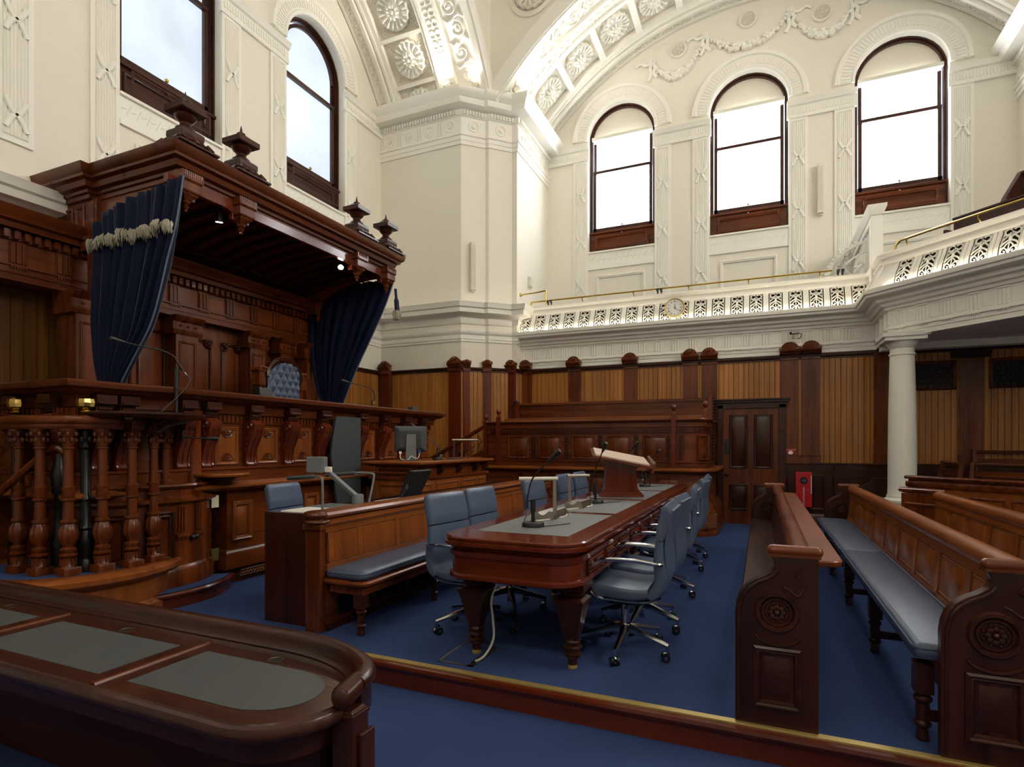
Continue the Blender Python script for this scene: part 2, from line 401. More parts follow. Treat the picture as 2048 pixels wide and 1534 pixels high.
for c, w, z0, zs in OPS_R: window(wi, TR, c, w, z0, zs, 'arch', PS, False); wi += 1
for c, w, z0, zs in OPS_F: window(wi, TF, c, w, z0, zs, 'arch', PF, False); wi += 1

# ---- plaster dressings of a window wall: fluted ribboned pilasters, imposts, archivolts, sill friezes
def ribbed(m, x0, x1, y0, y1, base=.03, ph=1.02, off=.3):
    m.box(x0, x1, y0, y1, -.01, base)
    a, b = x0+.07, x1-.07; n = 6; bw = (b-a)/n
    m.pframe(a-.02, b+.02, y0+.06, y1-.05, .02, base+.012)
    for k in range(n): m.prism([(a+k*bw+.006, base), (a+(k+.5)*bw, base+.014), (a+(k+1)*bw-.006, base)], y0+.08, y1-.08, 'y')
    y = y0+off
    while y < y1-.3:
        for s in (-1, 1):
            h = .16
            P = [((a if s > 0 else b), y-h), ((b if s > 0 else a), y+h)]
            pts = [(lerp(P[0][0], P[1][0], t), lerp(P[0][1], P[1][1], t)+.03*math.sin(t*PI*2), base+.016) for t in [i/8 for i in range(9)]]
            m.tube(pts, .026, 6, .5)
        y += ph
def dressings(name, T, ops, x0, x1, sill, zi0, zi1, ybot):
    m = M(T); n = 28
    edges = []
    for c, w, z0, zs in ops:
        r = w/2
        for s in (-1, 1):
            a = c+s*r; b = c+s*(r+.34); ribbed(m, min(a, b)+.004, max(a, b), ybot, zi0)
        prof = [(0, .0), (0, .05), (.05, .06), (.07, .04), (.25, .04), (.27, .07), (.33, .075), (.36, 0)]
        st = max(0, zi1-zs)
        A = [(PI-math.asin(st/(r+.2)))*(1-t)+math.asin(st/(r+.2))*t for t in [k/n for k in range(n+1)]] if st else [PI*(1-k/n) for k in range(n+1)]
        m.loft([[(c+(r+d)*math.cos(t), zs+(r+d)*math.sin(t), z) for d, z in prof] for t in A], cap=True)
        nf = 46
        for k in range(nf):
            t = PI*(k+.5)/nf
            u = (math.cos(t), math.sin(t)); v = (-u[1], u[0]); ri, ro, h = r+.09, r+.23, .011
            vs = []
            for rr, zz in ((ri, .035), (ro, .035), (ro, .052), (ri, .052)):
                for e in (-h, h): vs.append((c+rr*u[0]+e*v[0], zs+rr*u[1]+e*v[1], zz))
            m.add(vs, [(0, 2, 3, 1), (2, 4, 5, 3), (4, 6, 7, 5), (6, 0, 1, 7), (0, 6, 4, 2), (1, 3, 5, 7)])
        # sill frieze and sunk panel below
        m.box(c-r-.0, c+r+.0, sill-.34, sill-.005, -.05, .012); m.box(c-r, c+r, sill-.035, sill, -.05, .05)
        m.box(c-r, c+r, sill-.40, sill-.34, -.03, .04)
        for k in range(22):
            xx = c-r+.06+k*(2*r-.12)/21
            m.tube([(xx-.03, sill-.22+.03*(-1)**k, .012), (xx, sill-.18, .015), (xx+.03, sill-.14-.03*(-1)**k, .012)], .008, 5)
        m.pframe(c-r+.2, c+r-.2, ybot+.2, sill-.55, .06, .05)
    # imposts span between openings
    sp = [x0]+[v for c, w, _, _ in ops for v in (c-w/2, c+w/2)]+[x1]
    for a, b in zip(sp[::2], sp[1::2]):
        if b-a < .1: continue
        m.prism([(zi0, 0), (zi0, .05), (zi0+.05, .06), (zi0+.06, .04), (zi1-.1, .045), (zi1-.08, .08), (zi1-.03, .10), (zi1, .12), (zi1, 0)], a-.03, b+.03, 'x')
        k = a+.03
        while k < b-.02:
            m.box(k, k+.022, zi0+.08, zi1-.12, .035, .054); k += .048
    struct(name, m, WHITE)
dressings('trim_1', TL, OPS_L, .9, 9.84, SILL_L, 7.76, 8.08, 4.6)
dressings('trim_2', TB, OPS_B, -4.45, 4.0, SILL_B, 7.72, 8.04, 3.6)

# ---- corner piers with their mouldings
PIER = [(XL, 9.88), (-5.40, 9.88), (-5.045, 10.235), (-4.97, 10.235), (-4.62, 10.585), (-4.51, 10.585), (-4.51, YU)]
mir = lambda P: [(2*XC-x, y) for x, y in P][::-1]
PIERR = mir(PIER)[:-1]+[(XR, 9.88)]
struct('wall_corner_left', M().sweep(PIER, [(0, -.16), (0, 8.25)], caps=False), CREAM)
struct('wall_corner_right', M().sweep(PIERR, [(0, 2.95), (0, 8.25)], caps=False), CREAM)
UP = [(0, 7.28), (.03, 7.28), (.03, 7.36), (.045, 7.36), (.045, 7.44), (.07, 7.45), (.07, 7.49), (.02, 7.50), (.02, 7.82), (.06, 7.84), (.06, 7.94),
      (.13, 7.95), (.27, 7.96), (.30, 8.03), (.30, 8.05), (.36, 8.12), (.38, 8.19), (.38, 8.22), (0, 8.25)]
LOW = [(0, 3.76), (.03, 3.77), (.05, 3.82), (.05, 3.88), (.10, 3.93), (.24, 3.95), (.25, 4.03), (.28, 4.05), (.30, 4.12), (.31, 4.14), (0, 4.2)]
BND = [(0, 3.42), (.02, 3.42), (.02, 3.47), (.035, 3.47), (.035, 3.55), (.05, 3.56), (.07, 3.62), (.07, 3.65), (0, 3.67)]
def seg_frame(a, b, z):
    return fr(a[0], a[1], z, math.atan2(b[1]-a[1], b[0]-a[0])), math.hypot(b[0]-a[0], b[1]-a[1])
def pier_trim(name, P):
    m = M().sweep(P, UP, caps=False)
    for a, b in zip(P[:-1], P[1:]):
        T, l = seg_frame(a, b, 0); m.at(T)
        if l < .2: continue
        k = .02
        while k < l-.03: m.box(k, k+.035, 7.845, 7.925, .05, .10); k += .062
        nn = max(1, round(l/.48)); s = l/nn
        for i in range(nn):
            m.torus(((i+.5)*s, 7.66, .02), .10, .016, 16, 5); m.torus(((i+.5)*s, 7.66, .02), .045, .014, 12, 5); m.disc(((i+.5)*s, 7.66, .01), .03, .03, 10)
            if nn > 1:
                for q in (-.05, 0, .05): m.box(i*s+q-.016 if i else q+.04, i*s+q+.016 if i else q+.07, 7.53, 7.79, .015, .035)
    struct(name, m.at(None), WHITE)
pier_trim('trim_3', PIER); pier_trim('trim_4', PIERR)
LP = [(XL, .2)]+PIER
struct('trim_5', M().sweep(LP, LOW, caps=False).sweep(LP, BND, caps=False), WHITE)
struct('trim_6', M().sweep(PIERR, LOW, caps=False), WHITE)

# ---- vaults with coffers, spandrels, flat ceiling
def pol(c, s_): return c, s_
def slab(m, t0, t1, d0, d1, r0, r1, n):
    m.loft([[(r*math.cos(lerp(t0, t1, i/n)), r*math.sin(lerp(t0, t1, i/n)), d) for r, d in ((r0, d0), (r0, d1), (r1, d1), (r1, d0))] for i in range(n+1)])
def rosette(m, r=.30):
    """domed flower in local xy facing +z"""
    m.lathe([(r, 0), (r, .05), (r*.93, .075), (r*.88, .06), (r*.55, .045), (r*.5, .05), (.001, .05)], seg=64, flute=16, fd=.07, cap=False)
    for k in range(16):
        a = 2*PI*k/16; c_, s_ = math.cos(a), math.sin(a)
        m.tube([(r*.5*c_, r*.5*s_, .05), (r*.7*c_, r*.7*s_, .085), (r*.9*c_, r*.9*s_, .07)], [.012, .02, .026], 5)
    for k in range(10):
        a = 2*PI*k/10; c_, s_ = math.cos(a), math.sin(a)
        m.tube([(r*.1*c_, r*.1*s_, .09), (r*.28*c_, r*.28*s_, .12), (r*.42*c_, r*.42*s_, .085)], [.012, .024, .012], 5)
    m.ball((0, 0, .1), r*.13); return m
def vault(name, T, R, th0, th1, dw, df, sgn, angs, show, co=.36):
    """dw: local depth of the wall, sgn: direction from wall to the crossing, df: depth of the crossing edge"""
    D = lambda t: dw+sgn*t
    n = 48; m = M(T); tot = abs(df-dw)
    def band(a, b, r0, r1, N=n): slab(m, th0, th1, D(a), D(b), r0, r1, N)
    band(-.02, .302, R-.05, R+.4); band(.24, .31, R-.09, R+.02); band(.02, .07, R-.08, R)
    c0, c1 = .30, .42+1.06
    band(.295, .48, R, R+.38); band(.34, .39, R-.03, R+.01); band(c1-.08, tot-.004, R, R+.4)
    band(c1, c1+.06, R-.05, R+.01); band(c1+.32, c1+.38, R-.06, R+.01); band(tot-.09, tot+.012, R-.05, R+.01); band(tot-.02, tot+.05, R-.03, R+.26)
    band(.47, c1-.07, R+.14, R+.42)
    cm = .48+(c1-.08-.48)/2; hw = (c1-.08-.48)/2
    st = sorted([th0]+[a for t in angs for a in (t-co/R, t+co/R)]+[th1])
    for a, b in zip(st[::2], st[1::2]):
        if b-a > .002: slab(m, a, b, D(.47), D(c1-.07), R, R+.2, 3)
    root = struct(name, m, WHITE)
    g = M(T)
    for t in angs: slab(g, t-co/R, t+co/R, D(.48), D(c1-.08), R+.128, R+.15, 3)
    obj('coffer_ground', g, COFFW, root)
    # relief bands
    q = M(T); P = lambda th, d, r: (r*math.cos(th), r*math.sin(th), D(d))
    nn = int((th1-th0)*R/.17)
    for i in range(nn):
        t = th0+(th1-th0)*(i+.5)/nn
        for dd in (c1+.13, c1+.25):
            q.tube([P(t+.055*math.cos(f)/R, dd+.055*math.sin(f), R-.004) for f in [2*PI*k/10 for k in range(11)]], .012, 4)
        for s in (-1, 1): q.tube([P(t+s*.02/R, .1, R-.055), P(t+s*.07/R, .15, R-.065), P(t+s*.03/R, .2, R-.055)], .013, 4)
    dc = (c1+.38+tot-.09)/2; hh = (tot-.09-c1-.38)/2-.03
    nn = int((th1-th0)*R/.36)
    for i in range(nn):
        t = th0+(th1-th0)*(i+.5)/nn; s = 1 if i % 2 else -1
        q.tube([P(t+(.15-.12*k/22)*math.cos(s*k*.42)/R, dc+s*.02+(min(hh, .16)-.11*k/22)*math.sin(s*k*.42), R-.008) for k in range(23)], [.02-.0004*k for k in range(23)], 5)
        q.ball(P(t, dc+s*.02, R-.01), .035, seg=8, rg=5)
        for e in (-1, 1): q.tube([P(t+.17/R, dc-s*hh*.2*e, R-.005), P(t+(.17+.05*e)/R, dc+e*hh*.55, R-.02), P(t+(.17-.02*e)/R, dc+e*hh*.95, R-.005)], [.012, .026, .006], 5)
    obj('scroll_relief', q, WHITE, root)
    rm = rosette(M(), .33); me = None
    for t in angs:
        if not show(t): continue
        o = obj('rosette', rm, WHITE, root, local=True) if me is None else bpy.data.objects.new('rosette', me)
        if me is not None: COL.objects.link(o); o.parent = root
        me = o.data
        c_, s_ = math.cos(t), math.sin(t); p = Vector((c_*(R+.125), s_*(R+.125), D(cm)))
        X = Vector((-s_, c_, 0)); Z = Vector((-c_, -s_, 0)); Y = Z.cross(X)
        o.matrix_local = T @ Matrix(((X.x, Y.x, Z.x, p.x), (X.y, Y.y, Z.y, p.y), (X.z, Y.z, Z.z, p.z), (0, 0, 0, 1)))
        # filigree in the coffer corners
        for sx in (-1, 1):
            for sy in (-1, 1):
                for e in range(3):
                    a = p+X*sx*(.30-.05*e)+Y*sy*(.40*hw/.5-.03*e)+Z*.01
                    cc = [T @ (a+X*.03*math.cos(f)+Y*.03*math.sin(f)) for f in [2*PI*k/7 for k in range(8)]]
                    q2.at(None).tube(cc, .008, 4)
    return root
YE, XE = 10.07, -4.85
RB, ZB, RL, ZL = 5.6, 4.73, 5.45, 5.4
d2r = math.radians
for nm, T, R_, th, dw, df, sg, angs, show in (
    ('ceiling_back', fr(XC, 0, ZB, 0), RB, 36.6, -YU, -YE, 1, [d2r(90+8.65*k) for k in range(-5, 6)], lambda t: t > d2r(95)),
    ('ceiling_left', fr(0, YC, ZL, PI/2), RL, 29.4, XL, XE, 1, [d2r(90+8.3*k) for k in range(-7, 8)], lambda t: t < d2r(70))):
    q2 = M(); rt = vault(nm, T, R_, d2r(th), d2r(180-th), dw, df, sg, angs, show); obj('coffer_filigree', q2, WHITE, rt)
def spandrel(name, T, R, th, x0, x1, n=40):
    m = M(T); A = [(R*math.cos(d2r(lerp(180-th, th, i/n))), R*math.sin(d2r(lerp(180-th, th, i/n)))) for i in range(n+1)]
    top = ZT-T.translation.z; y0 = A[0][1]
    vs = [(a, b, 0) for a, b in A]+[(a, top, 0) for a, b in A]
    m.add(vs, [(i, i+1, i+n+2, i+n+1) for i in range(n)])
    for a, b in ((x0, A[0][0]), (A[-1][0], x1)): m.add([(a, y0, 0), (b, y0, 0), (b, top, 0), (a, top, 0)], [(0, 1, 2, 3)])
    return struct(name, m, CREAM)
sb = spandrel('wall_spandrel_back', fr(XC, YE, ZB, 0), RB, 36.6, XE-XC, -XE+XC)
spandrel('wall_spandrel_left', fr(XE, YC, ZL, PI/2), RL, 29.4, .2-YC, YE-YC)
mm = M(fr(-3.98, YE, 9.95, 0)); mm.lathe([(.46, 0), (.46, .03), (.40, .05), (.37, .03), (.36, .02)], seg=32, cap=False); mm.at(fr(-3.98, YE-.01, 9.95, 0)); rosette(mm, .34)
obj('medallion', mm, CREAM, sb)
struct('ceiling', M().add([(XL, YF, ZT), (XR, YF, ZT), (XR, YU, ZT), (XL, YU, ZT)], [(0, 1, 2, 3)]), CREAM)

# ---- garlands and small medallions on the back wall lunette
gm = M(TB); bows = [(-2.13, 9.55), (-1.06, 9.82), (.53, 9.84), (1.60, 9.68)]
for (xa, ya), (xb, yb) in zip(bows[:-1], bows[1:]):
    ks = 26
    for k in range(ks+1):
        t = k/ks; dip = .62 if xb-xa < 1.2 else .52
        x = lerp(xa, xb, t); y = lerp(ya, yb, t)-dip*4*t*(1-t)*(1-.15*(1-abs(2*t-1)))
        rr = .035+.055*math.sin(PI*t)
        for e in range(3): gm.ball((x+rnd.uniform(-.02, .02), y+rnd.uniform(-rr, rr)*.7, .02+rnd.uniform(0, .03)), rr*.62, seg=7, rg=4)
for i, (x, y) in enumerate(bows):
    gm.torus((x, y, .03), .05, .02, 14, 5); gm.ball((x, y, .04), .03)
    for s, l in ((-1, .40), (1, .34)):
        pts = [(x, y-.03, .02), (x+s*.05, y-.13, .035), (x+s*.03, y-.25, .02), (x+s*.10, y-l, .03)]
        gm.tube(smooth_pts(pts, 4), .035, 6, .4)
    sd = -1 if i < 2 else 1
    gm.tube(smooth_pts([(x, y, .02), (x+sd*.14, y-.05, .03), (x+sd*.25, y+.02, .02), (x+sd*.36, y-.04, .03)], 4), .03, 6, .4)
struct('trim_7', gm, WHITE)
md = M()
for x, y in ((-1.60, 9.66), (-.25, 9.9), (1.06, 9.64)):
    md.at(fr(x, YU, y, 0)); md.lathe([(.17, 0), (.17, .04), (.14, .055), (.125, .03), (.03, .02), (.001, .02)], seg=24, cap=False)
    for k in range(16):
        a = 2*PI*k/16; md.tube([(.04*math.cos(a), .04*math.sin(a), .03), (.115*math.cos(a), .115*math.sin(a), .045)], [.006, .014], 5)
    md.ball((0, 0, .035), .022)
struct('trim_8', md, CREAM)

# ---- floors, step, skirting
struct('floor', M().box(XL, XR, 3.09, YU, -.3, 0), CARPET)
struct('floor_lower', M().box(XL, XR, YF, 3.09, -.3, -.16), CARPET)
sp = M().sweep([(-5.0, 3.085), (5.0, 3.085)], [(-.02, -.165), (.02, -.165), (.02, -.055), (.034, -.05), (.045, -.03), (.04, -.012), (.02, -.004), (-.02, -.004)])
stp = struct('trim_9', sp, WMAT['red_x'])
obj('brass_nosing', M().box(-5, 5, 3.07, 3.115, -.006, .006), GOLD, stp, .002)

# ---- timber panelling: boards, rails, pilasters with shell crests
PLAN = [(XL, 7.5), (XL, 9.88)]+PIER[1:6]+[(-4.51, 10.82)]
def boards(m, x0, x1, y0, y1, w=.083):
    n = max(1, round((x1-x0)/w)); w = (x1-x0)/n
    for i in range(n):
        a, b = x0+i*w, x0+(i+1)*w
        P = [(a, 0), (a+.005, .012), (b-.005, .012), (b, 0)]
        m.add([(x, y0, z) for x, z in P]+[(x, y1, z) for x, z in P], [(0, 1, 5, 4), (1, 2, 6, 5), (2, 3, 7, 6)])
def crest(m, w=.26):
    """shell crest on a moulded block, local: x across, y up from 0, z out"""
    h = w/2; m.prism([(0, 0), (0, .085), (.035, .10), (.05, .125), (.07, .13), (.07, 0)], -h*1.13, h*1.13, 'x')
    m.prism([(h*math.cos(a), .07+h*.98*math.sin(a)) for a in [PI*k/16 for k in range(17)]], .0, .07, 'z')
    for k in range(9):
        a = PI*(k+.5)/9
        m.tube([(.03*math.cos(a), .075+.03*math.sin(a), .075), (h*.62*math.cos(a), .07+h*.62*math.sin(a), .085), (h*.9*math.cos(a), .07+h*.9*math.sin(a), .07)], [.008, .02, .024], 5)
    m.torus((0, .07, .07), h*.95, .014, 16, 5, 0, PI)
    for s in (-1, 1): m.lathe([(.001, 0), (.034, 0), (.034, .08), (.001, .085)], s*h*.96, .095, 0, 10)
    m.ball((0, .085, .08), .026)
def wains(name, P, z1, pil, bmat, low=True, z0=0.0, crests=True, holes=()):
    root = struct(name, M().sweep(P, [(0, z1-.0), (.03, z1), (.03, z1+.02), (.055, z1+.04), (.06, z1+.075), (.03, z1+.085), (0, z1+.085)], caps=False), WMAT['drk_x'])
    b = M(); rail = M()
    for a, c in zip(P[:-1], P[1:]):
        T, l = seg_frame(a, c, 0)
        if l < .12: continue
        b.at(T); hs = [h for h in holes]; cur = 0
        boards(b, 0, l, 1.07 if low else z0, z1+.01)
    obj('boards', b, bmat, root, ang=20)
    if low:
        rail.sweep(P, [(0, .93), (.02, .93), (.02, 1.05), (.035, 1.06), (.035, 1.08), (0, 1.09)], caps=False).sweep(P, [(0, 0), (.03, 0), (.03, .2), (.015, .23), (0, .23)], caps=False)
        for a, c in zip(P[:-1], P[1:]):
            T, l = seg_frame(a, c, 0); rail.at(T)
            if l < .12: continue
            rail.box(0, l, .2, .95, -.01, .008); n = max(1, round(l/.55)); s = l/n
            for i in range(n): rail.at(T @ Matrix.Translation((0, 0, .008))); rail.pframe(i*s+.06, (i+1)*s-.06, .3, .88, .035, .02)
            rail.at(None)
        obj('dado', rail, WMAT['drk_z'], root)
    for (px, py, ang, w, out) in pil:
        p = M(fr(px, py, 0, ang)); p.box(-w/2, w/2, z0, z1+.085, 0, out); p.box(-w/2-.015, w/2+.015, 1.07 if low else z0, 1.13 if low else z0+.06, 0, out+.02)
        p.box(-w/2-.01, w/2+.01, z1, z1+.05, 0, out+.03); obj('pilaster', p, WMAT['red_z'], root, .004)
        if crests:
            c = M(fr(px, py, z1+.085, ang)); c.at(c.T @ Matrix.Translation((0, 0, out-.06))); crest(c, w*.98); obj('shell_crest', c, WMAT['mah_x'], root)
    return root
ZP = 2.83
Q45 = PI/4
wains('trim_10', [(XL+.01, 7.6), (XL+.01, 9.87), (-5.40, 9.87)], ZP, [(-7.12, 9.86, 0, .24, .12), (-5.52, 9.87, 0, .26, .05)], BOARD_L, True)
wains('trim_11', [(-5.40, 9.87), (-5.04, 10.225)], ZP, [(-5.33, 9.95, Q45, .13, .05)], BOARD_D)
wains('trim_12', [(-4.96, 10.23), (-4.62, 10.575), (-4.51, 10.58), (-4.51, 10.84)], ZP, [(-5.0, 10.24, Q45*.5, .16, .06), (-4.62, 10.60, 0, .2, .09)], BOARD_D)
BP = [(-4.5, 10.85), (6.0, 10.85)]
PX = [(-4.40, .24), (-3.375, .26), (-2.27, .26), (-1.184, .26), (-.856, .26), (.441, .28), (.759, .28), (1.79, .24), (2.94, .3)]
tb = wains('trim_13', BP, ZP, [], BOARD_B)
for x, w in PX:
    p = M(fr(x, 10.85, 0, 0)); z0 = 1.07
    p.box(-w/2, w/2, z0, ZP+.085, 0, .03); p.box(-w/2-.012, w/2+.012, z0, z0+.13, 0, .045); p.box(-w/2-.012, w/2+.012, z0+.13, z0+.155, 0, .055)
    p.box(-w/2-.008, w/2+.008, ZP+.0, ZP+.05, 0, .05); obj('pilaster', p, WMAT['mah_z'], tb, .003)
    if x < 1.5: c = M(fr(x, 10.80, ZP+.085, 0)); crest(c, w*.98); obj('shell_crest', c, WMAT['mah_x'], tb)
    elif x > 2.5: obj('pilaster_capital', M(fr(x, 10.85, 0, 0)).prism([(2.72, 0), (2.72, .05), (2.78, .09), (2.84, .10), (2.90, .16), (2.97, .18), (2.97, 0)], -.24, .24, 'x'), WMAT['drk_x'], tb)
for x0, x1 in ((2.02, 2.72), (3.2, 3.95)):
    g = M(fr(0, 10.85, 0, 0)); g.box(x0, x1, 2.28, 2.66, -.02, .02); gv = struct('trim_%d' % (14 if x0 < 3 else 15), g, GRILLE)
    h = M(fr(0, 10.83, 0, 0)); k = 0
    ny, dx = 5, .075; nx = int((x1-x0)/dx)
    for i in range(nx):
        for j in range(ny): h.torus((x0+(i+.5)*dx+(dx/2 if j % 2 else 0)*.9, 2.315+j*.075, .008), .036, .005, 10, 4)
    obj('grille_rings', h, plain('grille_metal', (64, 66, 60), .4, metal=.6), gv)
    f = M(fr(0, 10.84, 0, 0)); f.pframe(x0-.04, x1+.04, 2.24, 2.70, .05, .03); obj('grille_frame', f, WMAT['mah_x'], gv)

# ---- door under the gallery
dr = M(fr(0, 10.84, 0, 0)); dr.box(-.62, .27, 0, 2.02, 0, .03)
door = struct('door_1', dr, WMAT['mah_z'])
dp = M(fr(0, 10.81, 0, 0))
for x0, x1, y0, y1 in ((-.52, -.22, .98, 1.92), (-.12, .18, .98, 1.92), (-.52, -.22, .24, .70), (-.12, .18, .24, .70)):
    dp.pframe(x0, x1, y0, y1, .045, .022); dp.frust(x0+.045, x1-.045, y0+.045, y1-.045, 0, .012, .03)
obj('door_panel', dp, WMAT['drk_z'], door)
dc = M(fr(0, 10.85, 0, 0))
for x0, x1 in ((-.72, -.62), (.27, .39)): dc.box(x0, x1, 0, 2.09, 0, .07); dc.box(x0-.01, x1+.01, 0, .22, 0, .085)
dc.box(-.74, .41, 2.02, 2.12, 0, .07); dc.box(-.76, .43, 2.12, 2.16, 0, .10); dc.box(-.78, .45, 2.16, 2.19, 0, .12)
obj('door_casing', dc, WMAT['drk_x'], door, .006)
dk = M(fr(-.56, 10.81, 0, 0)); dk.disc((0, .86, 0), .032, .012, 14); dk.ball((0, .86, .055), .032); dk.box(-.035, .035, 1.20, 1.48, 0, .008)
obj('door_knob', dk, BLACK, door)

# ================================================================== GALLERY
G = [(-4.51, 10.85), (1.70, 10.85), (1.70, 9.83), (5.0, 6.53)]
gp = [(0, 2.93), (0, 3.0), (.014, 3.0), (.014, 3.055), (.04, 3.06), (.04, 3.085), (.012, 3.09), (.012, 3.33), (.05, 3.34), (.06, 3.38), (.10, 3.39),
      (.12, 3.43), (.17, 3.45), (.18, 3.50), (.22, 3.515), (.30, 3.525), (.31, 3.56), (.335, 3.57), (.345, 3.61), (.345, 3.63), (.05, 3.63)]
gal = M().sweep(G, gp, caps=False)
def tri(m, T, xs):
    m.at(T)
    for x in xs:
        for q in (-.045, 0, .045): m.prism([(x+q-.018, .012), (x+q, .03), (x+q+.018, .012)], 3.11, 3.31, 'y')
        m.box(x-.075, x+.075, 3.31, 3.33, .01, .035)
        for q in range(6): m.box(x-.065+q*.023, x-.05+q*.023, 3.035, 3.058, .01, .03)
        m.box(x-.075, x+.075, 3.055, 3.065, .01, .045)
        m.pframe(x+.085, x+.22, 3.12, 3.31, .012, .018)
T1 = fr(0, 10.85, 0, 0); T3 = fr(1.70, 9.83, 0, -PI/4); T2 = fr(1.70, 10.85, 0, -PI/2)
PXS = [-4.36+.3055*k for k in range(20)]; PD = [.331+.315*k for k in range(13)]
tri(gal, T1, [x-.15 for x in PXS]); tri(gal, T3, [.18+.315*k for k in range(14)]); tri(gal, T2, [.2, .52, .84])
gs = struct('trim_16', gal.at(None), WHITE)
obj('soffit', M().prism([(1.72, 10.85), (1.72, 9.84), (5.0, 6.56), (6.79, 6.56), (6.79, 10.85)], 2.96, 3.0), WHITE, gs)
obj('soffit_beam', M().box(1.72, 6, 10.5, 10.7, 2.86, 2.97), WHITE, gs)
struct('floor_gallery', M().prism([(-4.51, 10.86), (1.72, 10.86), (1.72, 9.9), (5.0, 6.6), (6.8, 6.6), (6.8, YU), (-4.51, YU)], 3.46, 3.5), CARPET)
led = M()
for T, a, b in ((T1, -4.48, 1.36), (T3, .12, 4.5), (T2, .05, .9)): led.at(T).box(a, b, 3.631, 3.640, .27, .285)
LEDM = led

# pierced balustrade
bal = thing('gallery_balustrade', 'white pierced scrollwork balustrade along the gallery front', 'balustrade', (0, 10.85, 3.62))
Y0, Y1 = 3.635, 3.995
def zo(y):
    t = (y-Y0)/(Y1-Y0); return .21-.125*(t*t*(3-2*t))+.02*math.sin(PI*t)
def ribbon(m, x0, x1, z_=0.0, n=8):
    vs = []
    for i in range(n+1):
        y = lerp(Y0-.01, Y1+.01, i/n); z = zo(y)+z_
        vs.append([(x0, y, z), (x1, y, z), (x1, y, z-.02), (x0, y, z-.02)])
    m.loft(vs)
def panel_mesh():
    m = M(); ribbon(m, -.153, -.110, .012); ribbon(m, .110, .153, .012); ribbon(m, -.094, -.086); ribbon(m, .086, .094)
    def cv(pts, r=.008):
        pts = smooth_pts([(x, y, zo(y)) for x, y in pts], 3); m.tube(pts, r, 5, .7)
    for s in (-1, 1):
        cv([(s*(.045+.034*math.cos(a)), 3.942+.033*math.sin(a)) for a in [2.7-.6*k for k in range(10)]], .0085)
        cv([(s*.01, 3.975), (s*.03, 3.985), (s*.085, 3.99)], .006)
        cv([(0, 3.90), (s*.04, 3.895), (s*.085, 3.905)], .009)
        cv([(0, 3.865), (s*.03, 3.885), (s*.06, 3.86), (s*.088, 3.83)], .011)
        cv([(0, 3.83), (s*.035, 3.815), (s*.07, 3.79), (s*.088, 3.765)], .012)
        cv([(0, 3.80), (s*.03, 3.775), (s*.05, 3.745), (s*.088, 3.735)], .009)
        cv([(0, 3.65), (s*.02, 3.71), (s*.05, 3.735), (s*.078, 3.71), (s*.075, 3.68), (s*.05, 3.668), (s*.035, 3.685), (s*.05, 3.70)], .008)
        cv([(0, 3.645), (s*.04, 3.65), (s*.09, 3.645)], .008)
    m.ball((0, 3.835, zo(3.83)), .026, .8, 1.4, .4, 8, 5); m.ball((0, 3.93, zo(3.93)), .012, .8, 1.6, .5, 6, 4); cv([(0, 3.64), (0, 3.72), (0, 3.81)], .007)
    return m
pm = panel_mesh(); pmesh = None
for T, xs in ((T1, PXS), (T3, PD)):
    for x in xs:
        if pmesh is None: o = obj('pierced_panel', pm, WHITE, bal, local=True); pmesh = o.data
        else: o = bpy.data.objects.new('pierced_panel', pmesh); COL.objects.link(o); o.parent = bal
        o.matrix_local = Matrix.Translation((0, -10.85, -3.62)) @ T @ Matrix.Translation((x, 0, 0))
tr = M().sweep(G, [(.03, 3.985), (.10, 3.985), (.125, 4.0), (.12, 4.03), (.09, 4.04), (.09, 4.09), (.14, 4.105), (.16, 4.13), (.15, 4.155), (.03, 4.165)], caps=True)
tr.sweep(G, [(.18, 3.63), (.235, 3.63), (.235, 3.645), (.2, 3.655)], caps=True)
obj('top_rail', tr, WHITE, bal); obj('led_strip', LEDM.at(None), LED, bal)
bk = M().sweep(G, [(.01, 3.63), (.01, 3.99), (-.01, 3.99), (-.01, 3.63)], caps=True); obj('shade_backing', bk, plain('painted_shade_brown', (52, 42, 26), .9), bal)  # added brown sheet; its colour stands in for the dark gallery interior
lf = M()
ribs = [(-1, .05), (0, .3)]
lf.at(T2)
for i in range(9): lf.tube([(.16+.09*i, 3.66, .25), (.19+.09*i, 3.8, .21), (.15+.09*i, 3.95, .12)], [.02, .035, .012], 5, .5)
ribbon(lf, .06, 1.10); lf.at(T3); ribbon(lf, -.085, .18); obj('leaf_panel', lf, WHITE, bal)

def stanchion(m, x, T, z0=4.16, z1=4.27):
    m.at(T).tube([(x, z0, .06), (x, z0+.03, .06), (x-.01, z1-.03, .085), (x, z1, .09)], [.016, .01, .009, .014], 8)
r1 = thing('brass_handrail', 'long straight brass handrail above the gallery balustrade', 'handrail', (-1.5, 10.75, 4.2))
m = M().at(T1).tube([(-4.27, 4.20, .09), (-4.27, 4.255, .09), (-4.26, 4.262, .09)]+[(x, 4.265, .09) for x in (-4, -2, 0, 1.07)], .017, 8)
obj('rail', m.at(None), BRASS, r1)
m = M()
for x in (-3.2, -2.2, -1.2, -.2, .9): stanchion(m, x, T1)
obj('stanchions', m.at(None), BRASS, r1)
m = M().at(T1).tube(smooth_pts([(-4.5, 4.44, .09), (-4.2, 4.45, .09), (-3.99, 4.47, .09), (-3.95, 4.46, .09)], 4)+[(-3.95, 4.42, .09), (-3.95, 4.165, .09)], .015, 8); m.ball((-4.5, 4.44, .09), .04)
tag(obj('brass_handrail', m.at(None), BRASS), 'short brass rail bracketed from the white pier beside the gallery', 'handrail')
r2 = thing('brass_handrail', 'brass handrail on the slanting side of the gallery', 'handrail', (2.5, 9, 4.2))
